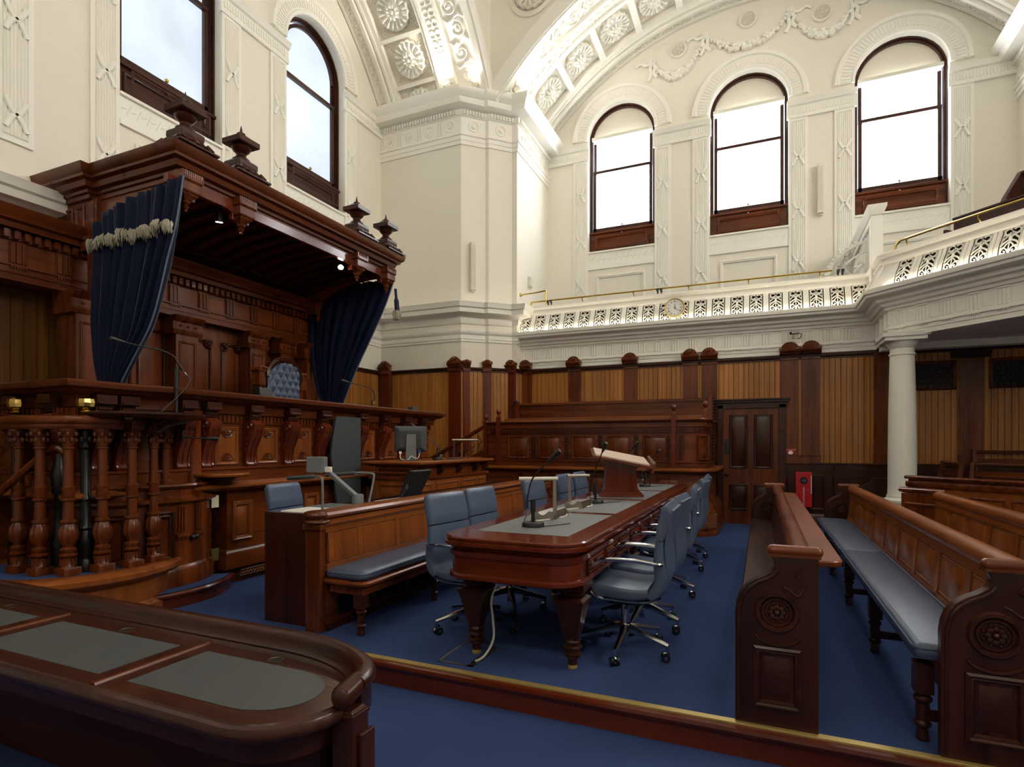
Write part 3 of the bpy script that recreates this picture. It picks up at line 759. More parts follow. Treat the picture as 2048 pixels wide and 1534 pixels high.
m = M().at(T3).tube(smooth_pts([(.10, 4.17, .02), (.14, 4.24, .05), (.22, 4.285, .07)], 4)+[(x, 4.29, .07) for x in (.6, 1.4, 2.4, 4.5)], .017, 8); obj('rail', m.at(None), BRASS, r2)
m = M()
for x in (.32, 1.22, 2.1): stanchion(m, x, T3)
obj('stanchions', m.at(None), BRASS, r2)
for x, l in ((-3.86, 'small dark lamp pair near the left end of the gallery rail'), (-1.72, 'small dark lamp pair on the gallery rail left of the clock'), (1.18, 'small dark lamp pair on the gallery rail beside the white scroll bracket')):
    t = thing('rail_lamp', l, 'lamp', (x, 10.72, 4.16), 0, 'small dark lamps on the gallery rail')
    for d in (-.03, .035):
        m = M().tube([(d, 0, 0), (d, 0, .04)], .012, 6).tube([(d, .02, .035), (d, -.05, .075)], [.016, .026], 8); obj('lamp_head', m, BLACK, t, local=True)
# clock
ck = thing('wall_clock', 'round white wall clock with a gold rim on the gallery balustrade', 'clock', (-1.43, 10.62, 3.85))
T = fr(-1.43, 10.63, 3.85, 0)
m = M(T).lathe([(.001, 0), (.17, 0), (.178, .03), (.17, .055), (.155, .05), (.152, .035), (.15, .03)], seg=36, cap=False); obj('rim', m, GOLD, ck)
m = M(T).disc((0, 0, .0), .153, .036, 36); obj('dial', m, SIGNW, ck)
NUM = ['XII', 'I', 'II', 'III', 'IIII', 'V', 'VI', 'VII', 'VIII', 'IX', 'X', 'XI']
m = M()
for k, s in enumerate(NUM):
    a = PI/2-2*PI*k/12; R0 = T @ Matrix.Translation((.115*math.cos(a), .115*math.sin(a), .0375)) @ Matrix.Rotation(a-PI/2, 4, 'Z'); m.at(R0)
    w = .0095; x = -w*(len(s)-1)/2
    for ch in s:
        if ch == 'I': m.box(x-.002, x+.002, -.016, .016, 0, .001)
        elif ch == 'V': m.tube([(x-.006, .016, 0), (x, -.016, 0), (x+.006, .016, 0)], .0018, 4)
        else: m.tube([(x-.006, .016, 0), (x+.006, -.016, 0)], .0018, 4).tube([(x+.006, .016, 0), (x-.006, -.016, 0)], .0018, 4)
        x += w+(.004 if ch != 'I' else 0)
m.at(T)
obj('numerals', m, BLACK, ck)
m = M(T); hh = M(T)
for a, l, w in ((d2r(90-5), .075, .006), (d2r(-35), .11, .004)):
    m.tube([(-.02*math.cos(a), -.02*math.sin(a), .041), (l*math.cos(a), l*math.sin(a), .041)], [w, w*.5], 4)
m.disc((0, 0, .036), .009, .008, 10); obj('hands', m, BLACK, ck)
# white screen and scroll bracket standing on the gallery
s_ = thing('gallery_screen', 'white panelled screen with a moulded coping standing on the gallery', 'screen', (1.73, 11.3, 3.5))
m = M().box(1.60, 1.66, 10.35, 12.38, 3.5, 4.98)
for k in range(9): m.at(fr(1.60, 10.5+.205*k+.18, 0, -PI/2)).pframe(0, .16, 3.7, 4.85, .025, .015)
obj('panel', m.at(None), WHITE, s_)
m = M().box(1.55, 1.71, 10.30, 10.46, 3.5, 4.86); obj('post', m, WHITE, s_, .006)
m = M().sweep([(1.58, 12.38), (1.58, 10.33), (1.68, 10.33), (1.68, 12.38)], [(0, 4.84), (.02, 4.85), (.025, 4.92), (.04, 4.93), (.05, 4.97), (.075, 5.03), (.08, 5.08), (-.04, 5.09)], caps=False).box(1.57, 1.69, 10.3, 12.38, 5.0, 5.07); obj('coping', m, WHITE, s_)
m = M(fr(0, 10.95, 0, 0)); P0 = [(1.02+.68*math.sin(a), 4.12+.66*(1-math.cos(a))*.0+.66*math.sin(a)) for a in [PI/2*k/14 for k in range(15)]]
arcp = [(1.72-.70*math.cos(a), 4.12+.62*math.sin(a), 0) for a in [PI/2*k/16 for k in range(17)]]; m.tube(arcp, .022, 6)
arc2 = [(1.72-.52*math.cos(a), 4.12+.46*math.sin(a), 0) for a in [PI/2*k/16 for k in range(17)]]; m.tube(arc2, .014, 6)
for k in range(1, 17, 1):
    x, y, _ = arcp[k]; a = PI/2*k/16; m.ball((x-.03*math.cos(a), y+.03*math.sin(a), 0), .026 if k % 2 else .036, 1, 1, .5, 6, 4)
m.tube([(1.46+(.20-.013*k)*math.cos(.5*k+2.6), 4.34+(.20-.013*k)*math.sin(.5*k+2.6), 0) for k in range(15)], .014, 6)
m.tube(smooth_pts([(1.50, 4.12, 0), (1.42, 4.25, 0), (1.52, 4.36, 0), (1.50, 4.46, 0)], 4), [.02]*13, 6); m.ball((1.50, 4.44, 0), .045, 1, 1.3, .5, 7, 5); m.ball((1.44, 4.33, 0), .035, 1.4, .7, .5, 7, 5)
m.tube([(1.02, 4.10, 0), (1.72, 4.12, 0)], .018, 6).tube([(1.72, 4.1, 0), (1.72, 4.76, 0)], .02, 6)
tag(obj('scroll_bracket', m, WHITE), 'white openwork scroll bracket against the gallery screen', 'bracket')
# seats on the upper gallery
g1 = thing('gallery_pew', 'dark wooden pew back behind the slanting brass handrail', 'pew', (2.6, 9.6, 3.5))
m = M(T3).box(.55, 3.4, 4.34, 4.56, -.66, -.62).box(.5, 3.4, 4.56, 4.59, -.69, -.59); obj('backrest', m.at(None), WMAT['drk_x'], g1, .004)
m = M(T3)
for x in (.56, 1.5, 2.4): m.prism([(x, -.66), (x+.04, -.66), (x+.04, -.3), (x, -.3)], 3.5, 4.36, 'y')
m.prism([(3.5, -.62), (4.56, -.62), (4.56, -.75), (3.9, -1.2), (3.5, -1.2)], .50, .55, 'x'); obj('end_panel', m.at(None), WMAT['drk_z'], g1, .004)
g2 = thing('gallery_pew', 'dark wooden pew on the upper tier of the gallery near the top right corner', 'pew', (3.2, 10, 3.5))
m = M(T3).box(.95, 3.4, 4.85, 5.16, -1.42, -1.38).box(.9, 3.4, 5.16, 5.2, -1.45, -1.35); obj('backrest', m.at(None), WMAT['drk_x'], g2, .004)
m = M(T3).prism([(3.5, -1.3), (4.7, -.95), (4.78, -1.0), (5.2, -1.36), (5.2, -1.48), (3.5, -1.5)], .88, .94, 'x'); obj('end_panel', m.at(None), WMAT['drk_z'], g2, .004)
# column
m = M().lathe([(.17, 0), (.25, 0), (.25, .50), (.24, .52), (.225, .535), (.235, .565), (.235, .60), (.21, .625), (.19, .635), (.195, .655), (.18, .68), (.176, .8), (.176, 1.2), (.168, 1.9), (.152, 2.62),
              (.150, 2.66), (.165, 2.67), (.165, 2.69), (.150, 2.70), (.150, 2.76), (.17, 2.78), (.20, 2.82), (.21, 2.85), (.21, 2.86)], 1.85, 9.75, 0, 40)
m.box(1.60, 2.10, 9.50, 10.0, 2.86, 2.91).frust(1.57, 2.13, 9.47, 10.03, 2.91, 2.965, -.01)
struct('column_1', m, WHITE)
# speakers, sensor box, camera
def line_speaker(x, y, z, a, label, l=.92):
    t = thing('column_speaker', label, 'loudspeaker', (x, y, z), a, 'slim white column loudspeakers')
    m = M().box(-.055, .055, -.10, -.03, 0, l); obj('cabinet', m, LWHITE, t, .012, local=True)
    m = M()
    for k in range(28): m.box(-.045, .045, -.104, -.10, .05+k*(l-.1)/28, .05+k*(l-.1)/28+.018)
    obj('grille', m, plain('speaker_grille', (214, 209, 192), .6), t, local=True)
    m = M().box(-.03, .03, -.05, 0, -.03, .06).box(-.03, .03, -.03, 0, l-.08, l-.02); obj('bracket', m, LWHITE, t, local=True)
line_speaker(-5.24, 10.04, 4.42, Q45, 'slim white column loudspeaker on the corner pier', .95)
line_speaker(1.03, 12.38, 5.79, 0, 'slim white column loudspeaker on the wall between two windows', .95)
t = thing('sensor_box', 'small white box on the side of the corner pier', 'sensor', (-4.51, 11.25, 4.75))
obj('cover', M().box(-4.51, -4.44, 11.17, 11.33, 4.72, 4.92), LWHITE, t, .01); obj('plate', M().box(-4.51, -4.495, 11.15, 11.35, 4.7, 4.94), LWHITE, t)
t = thing('security_camera', 'small silver security camera on the frieze under the gallery', 'camera', (.52, 10.83, 3.2))
obj('mount', M().at(fr(.5, 10.84, 3.18, 0)).disc((0, 0, 0), .05, .02, 14).tube([(0, 0, .01), (0, .03, .06), (0, .10, .07)], .012, 8), LWHITE, t)
obj('body', M().tube([(.58, 10.74, 3.27), (.46, 10.70, 3.265)], [.022, .027], 10), STEEL, t)
obj('lens', M().tube([(.462, 10.70, 3.265), (.44, 10.693, 3.263)], [.025, .022], 10), BLACK, t)
obj('cable', M().tube(smooth_pts([(.58, 10.745, 3.27), (.62, 10.78, 3.25), (.60, 10.82, 3.20), (.54, 10.84, 3.19)], 4), .006, 5), DGREY, t)
# floodlights on the corner cornice
for x, y, a, l in ((-5.60, 9.72, -1.75, 'white floodlight on the cornice under the left vault'), (-5.08, 9.86, -1.2, 'white floodlight on the cornice in the corner between the vaults'), (-4.42, 10.35, .35, 'white floodlight on the cornice under the back vault')):
    t = thing('floodlight', l, 'floodlight', (x, y, 8.24), a, 'floodlights washing the vaults')
    obj('stand', M().tube([(0, 0, 0), (0, 0, .12)], .012, 6).box(-.05, .05, -.04, .04, -.01, .012), LWHITE, t, local=True)
    obj('housing', M().tube([(-.05, 0, .10), (.06, 0, .17)], [.05, .07], 12), LWHITE, t, local=True)
    obj('glass', M().tube([(.061, 0, .171), (.066, 0, .175)], [.062, .062], 12), FLOOD, t, local=True)
    ld = bpy.data.lights.new('flood_beam', 'SPOT'); ld.energy = 48; ld.color = (1, .95, .86); ld.spot_size = 2.2; ld.spot_blend = .7; ld.shadow_soft_size = .05
    lo = bpy.data.objects.new('flood_beam', ld); COL.objects.link(lo); lo.parent = t; lo.location = (.10, 0, .2)
    lo.rotation_euler = Vector((.62, 0, .8)).to_track_quat('-Z', 'Y').to_euler()

# ================================================================== CANOPY AND CARVED SCREEN ON THE LEFT WALL
SX = -6.9     # face of the screen entablature
scr = struct('trim_17', M().sweep([(SX, -.2), (SX, 7.56), (XL, 7.56)], [(-.4, 3.05), (0, 3.05), (0, 3.12), (.012, 3.12), (.012, 3.18), (.03, 3.19), (.03, 3.21), (0, 3.215), (0, 3.44), (.02, 3.45),
    (.02, 3.54), (.10, 3.55), (.11, 3.60), (.15, 3.62), (.16, 3.66), (.20, 3.70), (.21, 3.74), (-.4, 3.76)], caps=True), WMAT['mah_y'], bevel=0)
m = M(fr(SX, 0, 0, PI/2)); t_ = M(fr(SX, 0, 0, PI/2)); y = -.1
while y < 7.5: m.box(y, y+.05, 3.455, 3.53, 0, .075); y += .088
obj('dentils', m, WMAT['mah_y'], scr)
m = M(fr(SX, 0, 0, PI/2))
for y in [1.2+.42*k for k in range(15)]:
    m.box(y-.075, y+.075, 3.215, 3.445, 0, .012)
    for q in (-.05, 0, .05): m.prism([(y+q-.02, .012), (y+q-.02, .03), (y+q+.02, .03), (y+q+.02, .012)], 3.22, 3.42, 'y')
    for q in range(6): m.box(y-.068+q*.025, y-.052+q*.025, 3.165, 3.19, .01, .03)
obj('triglyphs', m, WMAT['mah_z'], scr)
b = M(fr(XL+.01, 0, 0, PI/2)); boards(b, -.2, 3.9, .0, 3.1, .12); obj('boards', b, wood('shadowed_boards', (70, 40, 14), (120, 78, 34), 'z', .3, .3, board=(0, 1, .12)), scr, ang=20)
# panelled back behind the chair
b = M().box(XL, -7.08, 3.9, 7.56, 0, 3.06); obj('panel_back', b, WMAT['mah_z'], scr)
pn = M()
T = fr(-7.08, 0, 0, PI/2)
for y0, y1, z0, z1, arch in ((4.15, 4.55, 1.1, 2.85, 0), (4.62, 4.98, 1.1, 2.85, 0), (5.32, 5.66, 1.1, 2.84, 1), (5.82, 6.16, 1.1, 2.84, 1), (6.48, 6.78, 1.1, 2.4, 0), (6.95, 7.3, 1.1, 2.8, 0)):
    pn.at(T).pframe(y0, y1, z0, z1, .035, .025)
    if arch:
        for e, yy in ((1, y0), (-1, y1)):
            pn.at(fr(-7.06, yy, z1, PI/2)).torus((e*.02, -.0, .0), .10, .02, 10, 5, PI*1.0 if e < 0 else PI*1.5, PI*1.5 if e < 0 else PI*2)
            for k in range(3): pn.ball((e*(.03+.03*k), -.02-.03*(k % 2), .01), .035, seg=8, rg=5)
obj('panel_mouldings', pn, WMAT['drk_z'], scr)
def pilaster(y, w, x=-7.08, out=.2, z0=.9, z1=3.05):
    p = M(fr(x, y, 0, PI/2)); p.box(-w/2, w/2, z0, z1-.0, 0, out); p.box(-w/2-.03, w/2+.03, z0, z0+.15, 0, out+.03)
    p.prism([(z1-.24, 0), (z1-.24, out+.01), (z1-.19, out+.03), (z1-.17, out+.01), (z1-.08, out+.015), (z1-.05, out+.06), (z1, out+.08), (z1, 0)], -w/2-.05, w/2+.05, 'x')
    p.at(fr(x+out, y, 0, PI/2)); p.pframe(-w/2+.04, w/2-.04, z0+.3, z1-.32, .03, .018)
    for q in (-1, 0, 1): p.ball((q*w*.32, z1-.125, .02), .02, seg=8, rg=4)
    obj('pilaster', p, WMAT['mah_z'], scr, .004)
for y, w in ((3.92, .34), (5.14, .32), (6.28, .28), (6.86, .26), (7.42, .3)): pilaster(y, w, out=.22 if y > 4 else .34)

can = thing('canopy', 'large carved mahogany canopy projecting from the left wall over the dais', 'canopy', (XL, 5.6, 3.95))
BP_ = [(XL, 3.82), (-6.62, 3.82), (-6.62, 3.90), (-5.32, 3.90), (-5.32, 7.32), (XL, 7.32)]
m = M().sweep(BP_, [(-.06, 4.04), (.015, 4.04), (.02, 4.08), (.045, 4.09), (.05, 4.12), (.10, 4.13), (.12, 4.18), (.16, 4.20), (.165, 4.225), (.20, 4.25), (.215, 4.30), (.22, 4.315), (-.1, 4.33)], caps=True)
m.prism([(XL, 3.85), (-5.3, 3.85), (-5.3, 7.35), (XL, 7.35)], 4.30, 4.325); obj('cornice', m, WMAT['cornice'], can, .003)
m = M().box(-5.36, -5.30, 3.95, 7.28, 3.955, 4.06)
PYS = [3.95, 4.62, 6.60, 7.29]
for y in PYS:
    m.prism([(y-.11, 3.86), (y-.11, 3.93), (y-.19, 3.96), (y-.19, 4.05), (y+.19, 4.05), (y+.19, 3.96), (y+.11, 3.93), (y+.11, 3.86)], -5.36, -5.305, 'x')
m.box(-6.6, -5.36, 7.26, 7.30, 3.98, 4.06); obj('fascia', m, WMAT['red_y'], can, .004)
n = 18; cov = M(); rings = []
for k in range(n+1):
    a = PI/2*k/n; x = -5.36-1.66*math.cos(a); z = 3.58+.45*math.sin(a); rings.append([(x, 3.95, z), (x, 7.28, z), (x, 7.28, z+.02), (x, 3.95, z+.02)])
obj('coved_ceiling', cov.loft(rings), WMAT['drk_y'], can)
rb = M()
for i in range(14):
    y = 4.05+i*3.1/13
    rr = []
    for k in range(n+1):
        a = PI/2*k/n; x = -5.36-1.64*math.cos(a); z = 3.575+.43*math.sin(a); rr.append([(x, y-.05, z), (x, y+.05, z), (x, y+.03, z-.03), (x, y-.03, z-.03)])
    rb.loft(rr)
for zz in (.1, .42):
    a = PI/2*zz; x = -5.36-1.64*math.cos(a); z = 3.575+.43*math.sin(a); rb.box(x-.03, x+.03, 3.95, 7.28, z-.02, z+.02)
obj('coving_ribs', rb, WMAT['drk_x'], can)
A = [(-6.58, 3.60), (-6.50, 3.72), (-6.36, 3.81), (-6.15, 3.88), (-5.9, 3.925), (-5.6, 3.955), (-5.32, 3.965)]
for y, nr in ((3.93, 1), (7.27, 0)):
    sd = M().prism([(-6.62, 3.40)]+A+[(-5.32, 4.06), (-6.62, 4.06)], y-.03, y+.03, 'y'); sd.tube([(x, y-.04, z+.035) for x, z in A], .012, 6)
    if nr:
        sd.box(XL, -6.60, 3.84, 4.0, 3.5, 4.06).box(-6.72, -6.56, 3.85, 3.99, 3.05, 4.05)
        sd.at(fr(0, 3.841, 0, 0)).pframe(-7.22, -6.94, 3.62, 3.99, .035, .02).pframe(-6.90, -6.74, 3.62, 3.99, .03, .02)
    else: sd.box(XL, -6.60, 7.2, 7.3, 3.5, 4.06)
    obj('side_panel', sd, WMAT['mah_x'], can, .003)
for y in PYS:
    f = M().box(-5.52, -5.08, y-.22, y+.22, 4.325, 4.345)
    for k in range(5):
        for e in (-1, 1): f.tube([(-5.30-.16+.08*k, y+e*.17, 4.36), (-5.30-.14+.07*k, y+e*.13, 4.42)], [.035, .02], 6).tube([(-5.30+e*.17, y-.16+.08*k, 4.36), (-5.30+e*.13, y-.14+.07*k, 4.42)], [.035, .02], 6)
    f.sq([(.15, 4.345), (.12, 4.40), (.115, 4.45), (.12, 4.46), (.12, 4.51), (.10, 4.53)], -5.30, y)
    f.lathe([(.09, 4.53), (.095, 4.55), (.06, 4.58), (.05, 4.595), (.055, 4.61), (.05, 4.62), (.085, 4.645), (.105, 4.68), (.10, 4.70)], -5.30, y, 0, 16)
    f.sq([(.125, 4.70), (.135, 4.71), (.135, 4.765), (.10, 4.775), (.07, 4.80), (.04, 4.83)], -5.30, y)
    f.lathe([(.035, 4.825), (.045, 4.835), (.045, 4.845), (.02, 4.85), (.012, 4.89), (.003, 4.935)], -5.30, y, 0, 10)
    obj('finial', f, WMAT['drk_z'], can, ang=30)
    p = M().box(-5.36, -5.18, y-.10, y+.10, 4.02, 4.05)
    for k in range(9): p.tube([(-5.19, y-.088+.022*k, 4.10), (-5.20, y-.088+.022*k, 4.04), (-5.24, y-.088+.022*k, 3.99)], [.014, .017, .01], 5)
    p.sq([(.10, 3.985), (.10, 4.0), (.115, 4.02), (.115, 4.10)], -5.30, y); p.sq([(.07, 3.90), (.09, 3.905), (.10, 3.92), (.10, 3.985)], -5.30, y)
    p.sq([(.03, 3.83), (.04, 3.85), (.08, 3.885), (.085, 3.90)], -5.30, y).lathe([(.004, 3.725), (.016, 3.735), (.014, 3.75), (.028, 3.77), (.035, 3.785), (.02, 3.80), (.04, 3.815), (.045, 3.83), (.03, 3.845)], -5.30, y, 0, 12)
    obj('pendant', p, WMAT['mah_z'], can, ang=30)
for x, y, l in ((-5.50, 4.50, 'small black spotlight under the near part of the canopy'), (-5.50, 6.50, 'small glowing spotlight under the far part of the canopy')):
    t = thing('spotlight', l, 'spotlight', (x, y, 3.99), 0, 'spotlights under the canopy')
    obj('mount', M().tube([(0, 0, .03), (0, 0, -.03)], .012, 6), BLACK, t, local=True)
    if y < 5: ax = Vector((-.15, .15, -1)).normalized()
    else: ax = Vector((.5, -.62, -.62)).normalized()
    c0 = Vector((0, 0, -.03)); c1 = c0+ax*.10
    obj('housing', M().tube([tuple(c0-ax*.02), tuple(c0), tuple(c1)], [.03, .036, .042], 12), BLACK, t, local=True)
    obj('lens', M().tube([tuple(c1-ax*.012), tuple(c1+ax*.002)], [.03, .036], 12), LAMP, t, local=True)
    ld = bpy.data.lights.new('spot_beam', 'SPOT'); ld.energy = 8; ld.color = (1, .85, .6); ld.spot_size = 1.6; ld.spot_blend = .6; ld.shadow_soft_size = .03
    lo = bpy.data.objects.new('spot_beam', ld); COL.objects.link(lo); lo.parent = t; lo.location = c1+ax*.02; lo.rotation_euler = ax.to_track_quat('-Z', 'Y').to_euler()

# ---- curtains
def curtain(name, label, Y, Lp, Rp, top, fz, lean, fringed=True, n=96, mm_=44, phase=0):
    """Lp/Rp: left and right edge (x,z) from top to bottom; pleats gather to the tie"""
    root = thing(name, label, 'curtain', (Lp[-1][0], Y, Lp[-1][1]), 0)
    def along(P, v):
        ls = [0]
        for a, b in zip(P[:-1], P[1:]): ls.append(ls[-1]+math.hypot(b[0]-a[0], b[1]-a[1]))
        s = v*ls[-1]
        for i in range(len(P)-1):
            if s <= ls[i+1] or i == len(P)-2:
                t = (s-ls[i])/(ls[i+1]-ls[i]); return lerp(P[i][0], P[i+1][0], t), lerp(P[i][1], P[i+1][1], t)
    Ls = [(x, z) for x, z, _ in smooth_pts([(x, z, 0) for x, z in Lp], 5)]; Rs = [(x, z) for x, z, _ in smooth_pts([(x, z, 0) for x, z in Rp], 5)]
    def pt(u, v):
        xl, zl = along(Ls, v); xr, zr = along(Rs, v); x = lerp(xl, xr, u); z = lerp(zl, zr, u)
        if v < .35: # arched heading
            k = top(x)-lerp(Ls[0][1], Rs[0][1], u); z += k*(1-v/.35)**1.5 if k > -1 else 0
        ph = 2*PI*8*u+phase+1.2*math.sin(5*u)+.6*v
        amp = .075*(.35+.65*min(1, v*3))*(1-.35*v)
        return (x+.02*math.cos(ph), Y+lean*v+amp*math.sin(ph)+.018*math.sin(2.3*ph+1), z)
    m = M(); g = [[pt(i/n, j/mm_) for i in range(n+1)] for j in range(mm_+1)]
    m.loft(g, cap=False, closed=False); o = obj('cloth', m, VELVET, root, ang=180)
    sm = o.modifiers.new('thick', 'SOLIDIFY'); sm.thickness = .008
    m = M().tube([(p[0], p[1]-.012, p[2]) for p in [pt(1, j/mm_) for j in range(mm_+1)]], .009, 6); obj('edge_cord', m, CORD, root)
    if not fringed: return root
    f = M(); rr = random.Random(3)
    for c in range(12):
        u = (c+.5)/12
        for e in range(56):
            uu = u+rr.uniform(-.043, .043); lo, hi = 0, 1
            for _ in range(18):
                md_ = (lo+hi)/2
                if pt(min(1, max(0, uu)), md_)[2] > fz: lo = md_
                else: hi = md_
            p = pt(min(1, max(0, uu)), lo); d = 1-abs(uu-u)/.06
            y0 = p[1]-.03-.05*d*rr.random(); z0 = p[2]+.075*max(0, d)**.7-.03+rr.uniform(-.012, .012); sx = (uu-u)*.35
            f.tube([(p[0], y0, z0), (p[0]+sx+rr.uniform(-.012, .012), y0-.02, z0-.045), (p[0]+sx*1.5+rr.uniform(-.02, .02), y0-.012, z0-.09-.02*rr.random())], [.007, .008, .003], 4)
    obj('fringe', f, FRINGE, root)
    return root
def top1(x):
    P = [(-6.58, 3.62), (-6.50, 3.72), (-6.36, 3.81), (-6.15, 3.875), (-5.9, 3.92), (-5.6, 3.95), (-5.28, 3.985), (-5.0, 3.99)]
    for a, b in zip(P[:-1], P[1:]):
        if a[0] <= x <= b[0]: return lerp(a[1], b[1], (x-a[0])/(b[0]-a[0]))
    return 3.6 if x < -6.58 else 3.985
curtain('velvet_curtain', 'navy velvet curtain with cream fringe swept down at the near end of the canopy', 3.80,
        [(-6.584, 3.636), (-6.532, 3.362), (-6.51, 2.932), (-6.515, 2.668), (-6.456, 2.291), (-6.37, 2.04), (-6.30, 1.86)],
        [(-5.106, 3.985), (-5.177, 3.576), (-5.32, 3.157), (-5.541, 2.636), (-5.769, 2.352), (-6.02, 2.06), (-6.14, 1.86)], top1, 3.52, .0)
curtain('velvet_curtain', 'dark navy velvet curtain swept down at the far end of the canopy', 7.40,
        [(-6.95, 3.98), (-6.92, 3.361), (-6.86, 2.789), (-6.68, 2.192), (-6.5, 1.9)],
        [(-5.22, 3.98), (-5.395, 3.559), (-5.683, 3.048), (-5.957, 2.587), (-6.178, 2.153), (-6.3, 1.9)], lambda x: 3.97, 3.42, .0, fringed=False, phase=1)
m = M().tube(smooth_pts([(-5.27, 7.50, 3.84), (-5.28, 7.54, 3.66), (-5.27, 7.55, 3.48)], 4), [.03]*4+[.055]*5, 8, .5)
tl = tag(obj('curtain_tail', m, VELVET), 'hanging end of dark blue curtain with a pale tassel at the far canopy corner', 'curtain')
f = M(); rr = random.Random(5)
for e in range(60):
    x, y = -5.27+rr.uniform(-.05, .05), 7.54+rr.uniform(-.05, .03); f.tube([(x, y, 3.50), (x+rr.uniform(-.02, .02), y, 3.44), (x+rr.uniform(-.03, .03), y, 3.36)], [.01, .01, .004], 4)
obj('tassel', f, FRINGE, tl)

# ================================================================== RAISED DAIS DESK
dais = thing('raised_desk', 'long carved mahogany desk on the dais with scrolled console brackets', 'desk', (-4.9, 5.4, 0))
def ogee(dx=0):
    return [(-7.0, 2.78-dx), (-4.98+dx, 2.78-dx), (-4.98+dx, 3.10)]+[(-4.98+dx+.10*(.5-.5*math.cos(PI*k/8)), 3.10+.4*k/8) for k in range(1, 9)]+[(-4.88+dx, 8.0+dx), (-6.0, 8.0+dx)]
OG = ogee()
m = M().sweep(OG, [(-.3, 1.70), (0, 1.70), (.01, 1.78), (.03, 1.80), (.07, 1.81), (.10, 1.825), (.12, 1.845), (.145, 1.85), (.155, 1.87), (.155, 1.895), (.14, 1.905), (-.45, 1.905)], caps=True)
obj('desk_top', m, WMAT['cornice'], dais, .002)
m = M().sweep(OG, [(-.25, .98), (-.02, .98), (-.02, 1.14), (0, 1.15), (0, 1.17), (-.06, 1.175), (-.06, 1.60), (-.04, 1.61), (-.04, 1.70), (-.25, 1.72)], caps=True); obj('upper_front', m, WMAT['mah_y'], dais)
m = M().box(-4.95, -4.925, 3.5, 8.0, 1.625, 1.69).box(-6.3, -4.96, 2.757, 2.775, 1.625, 1.69)
for i in range(90):
    y = 3.52+i*4.46/90; m.box(-4.94, -4.905, y, y+.025, 1.625, 1.69)
for i in range(20): m.box(-6.2+.06*i, -6.175+.06*i, 2.74, 2.76, 1.625, 1.69)
obj('fluted_frieze', m, WMAT['mah_z'], dais)
m = M().sweep(OG, [(-.2, .93), (.02, .93), (.05, .95), (.10, .96), (.12, .975), (.12, 1.0), (.10, 1.015), (-.05, 1.03), (-.2, 1.03)], caps=True); obj('ledge', m, WMAT['hon_y'], dais, .002)
LO = [(-6.15, 2.3), (-6.15, 4.10), (-4.90, 4.10), (-4.90, 8.0), (-6, 8.0)]
m = M().sweep(LO, [(-.3, .0), (.0, .0), (.0, .10), (.0, .14), (.05, .15), (.05, .30), (.03, .33), (.02, .34), (0, .345), (0, .95), (-.3, .95)], caps=True); obj('lower_front', m, WMAT['mah_y'], dais)
CONS = [3.87, 4.38, 4.90, 5.41, 6.12, 6.63, 7.14, 7.60]
def console(T, w=.13):
    P = [(1.17, 0), (1.17, .05), (1.19, .065), (1.22, .05), (1.27, .055), (1.35, .075), (1.43, .115), (1.50, .15), (1.56, .165), (1.60, .155), (1.635, .12), (1.65, .08), (1.65, 0)]
    m = M(T).prism([(a, b-.06) for a, b in P], -w/2, w/2, 'x')
    for e in (-1, 1): m.tube([(e*(w/2-.012), a, b-.058) for a, b in P[1:-1]], .012, 5)
    for k in range(9):
        m.tube([(-w/2+.008+k*(w-.016)/8, 1.54, .11), (-w/2+.008+k*(w-.016)/8, 1.60, .115), (-w/2+.008+k*(w-.016)/8, 1.645, .06)], [.006, .011, .008], 5)
    for e in (-1, 1):
        m.tube([(e*(w/2+.004), 1.585+.04*math.cos(a)*(1-a/14), .055+.04*math.sin(a)*(1-a/14)) for a in [.6*k for k in range(14)]], .009, 4)
        for k in range(4): m.ball((e*(w/2+.005), 1.50-.05*k, .03-.012*k), .02-.002*k, .4, 1.3, 1, 6, 4)
    c = obj('console_bracket', m, WMAT['red_z'], dais, ang=45)
    b = M(T)
    for k in range(22):
        z = 1.22+.33*k/21; o = next(lerp(P[i][1], P[i+1][1], (z-P[i][0])/(P[i+1][0]-P[i][0])) for i in range(2, 11) if P[i][0] <= z <= P[i+1][0] or i == 10)
        b.ball((0, z, o-.058), .011, 1.0, .6, .7, 6, 4)
    obj('bead_strip', b, WMAT['drk_z'], c)
    k_ = M(T).box(-w*.62, w*.62, 1.72, 1.80, -.02, .10).box(-w*.5, w*.5, 1.66, 1.72, -.02, .06).tube([(-w*.55, 1.735, .10), (w*.55, 1.735, .10)], .016, 6).tube([(-w*.42, 1.69, .065), (w*.42, 1.69, .065)], .014, 6)
    obj('capital_block', k_, WMAT['drk_y'], c, .003)
for y in CONS: console(fr(-4.88, y, 0, PI/2))
for y in (2.95, 3.14): console(fr(-4.98, y, 0, PI/2))
console(fr(-4.885, 3.62, 0, PI/2))
for x in (-5.25, -5.75): console(fr(x, 2.78, 0, 0))
m = M().lathe([(.07, 1.0), (.085, 1.02), (.07, 1.05), (.062, 1.1), (.062, 1.66), (.075, 1.68), (.08, 1.71)], -4.90, 3.74, 0, 16); obj('engaged_column', m, WMAT['mah_z'], dais)
T = fr(-4.94, 0, 0, PI/2)
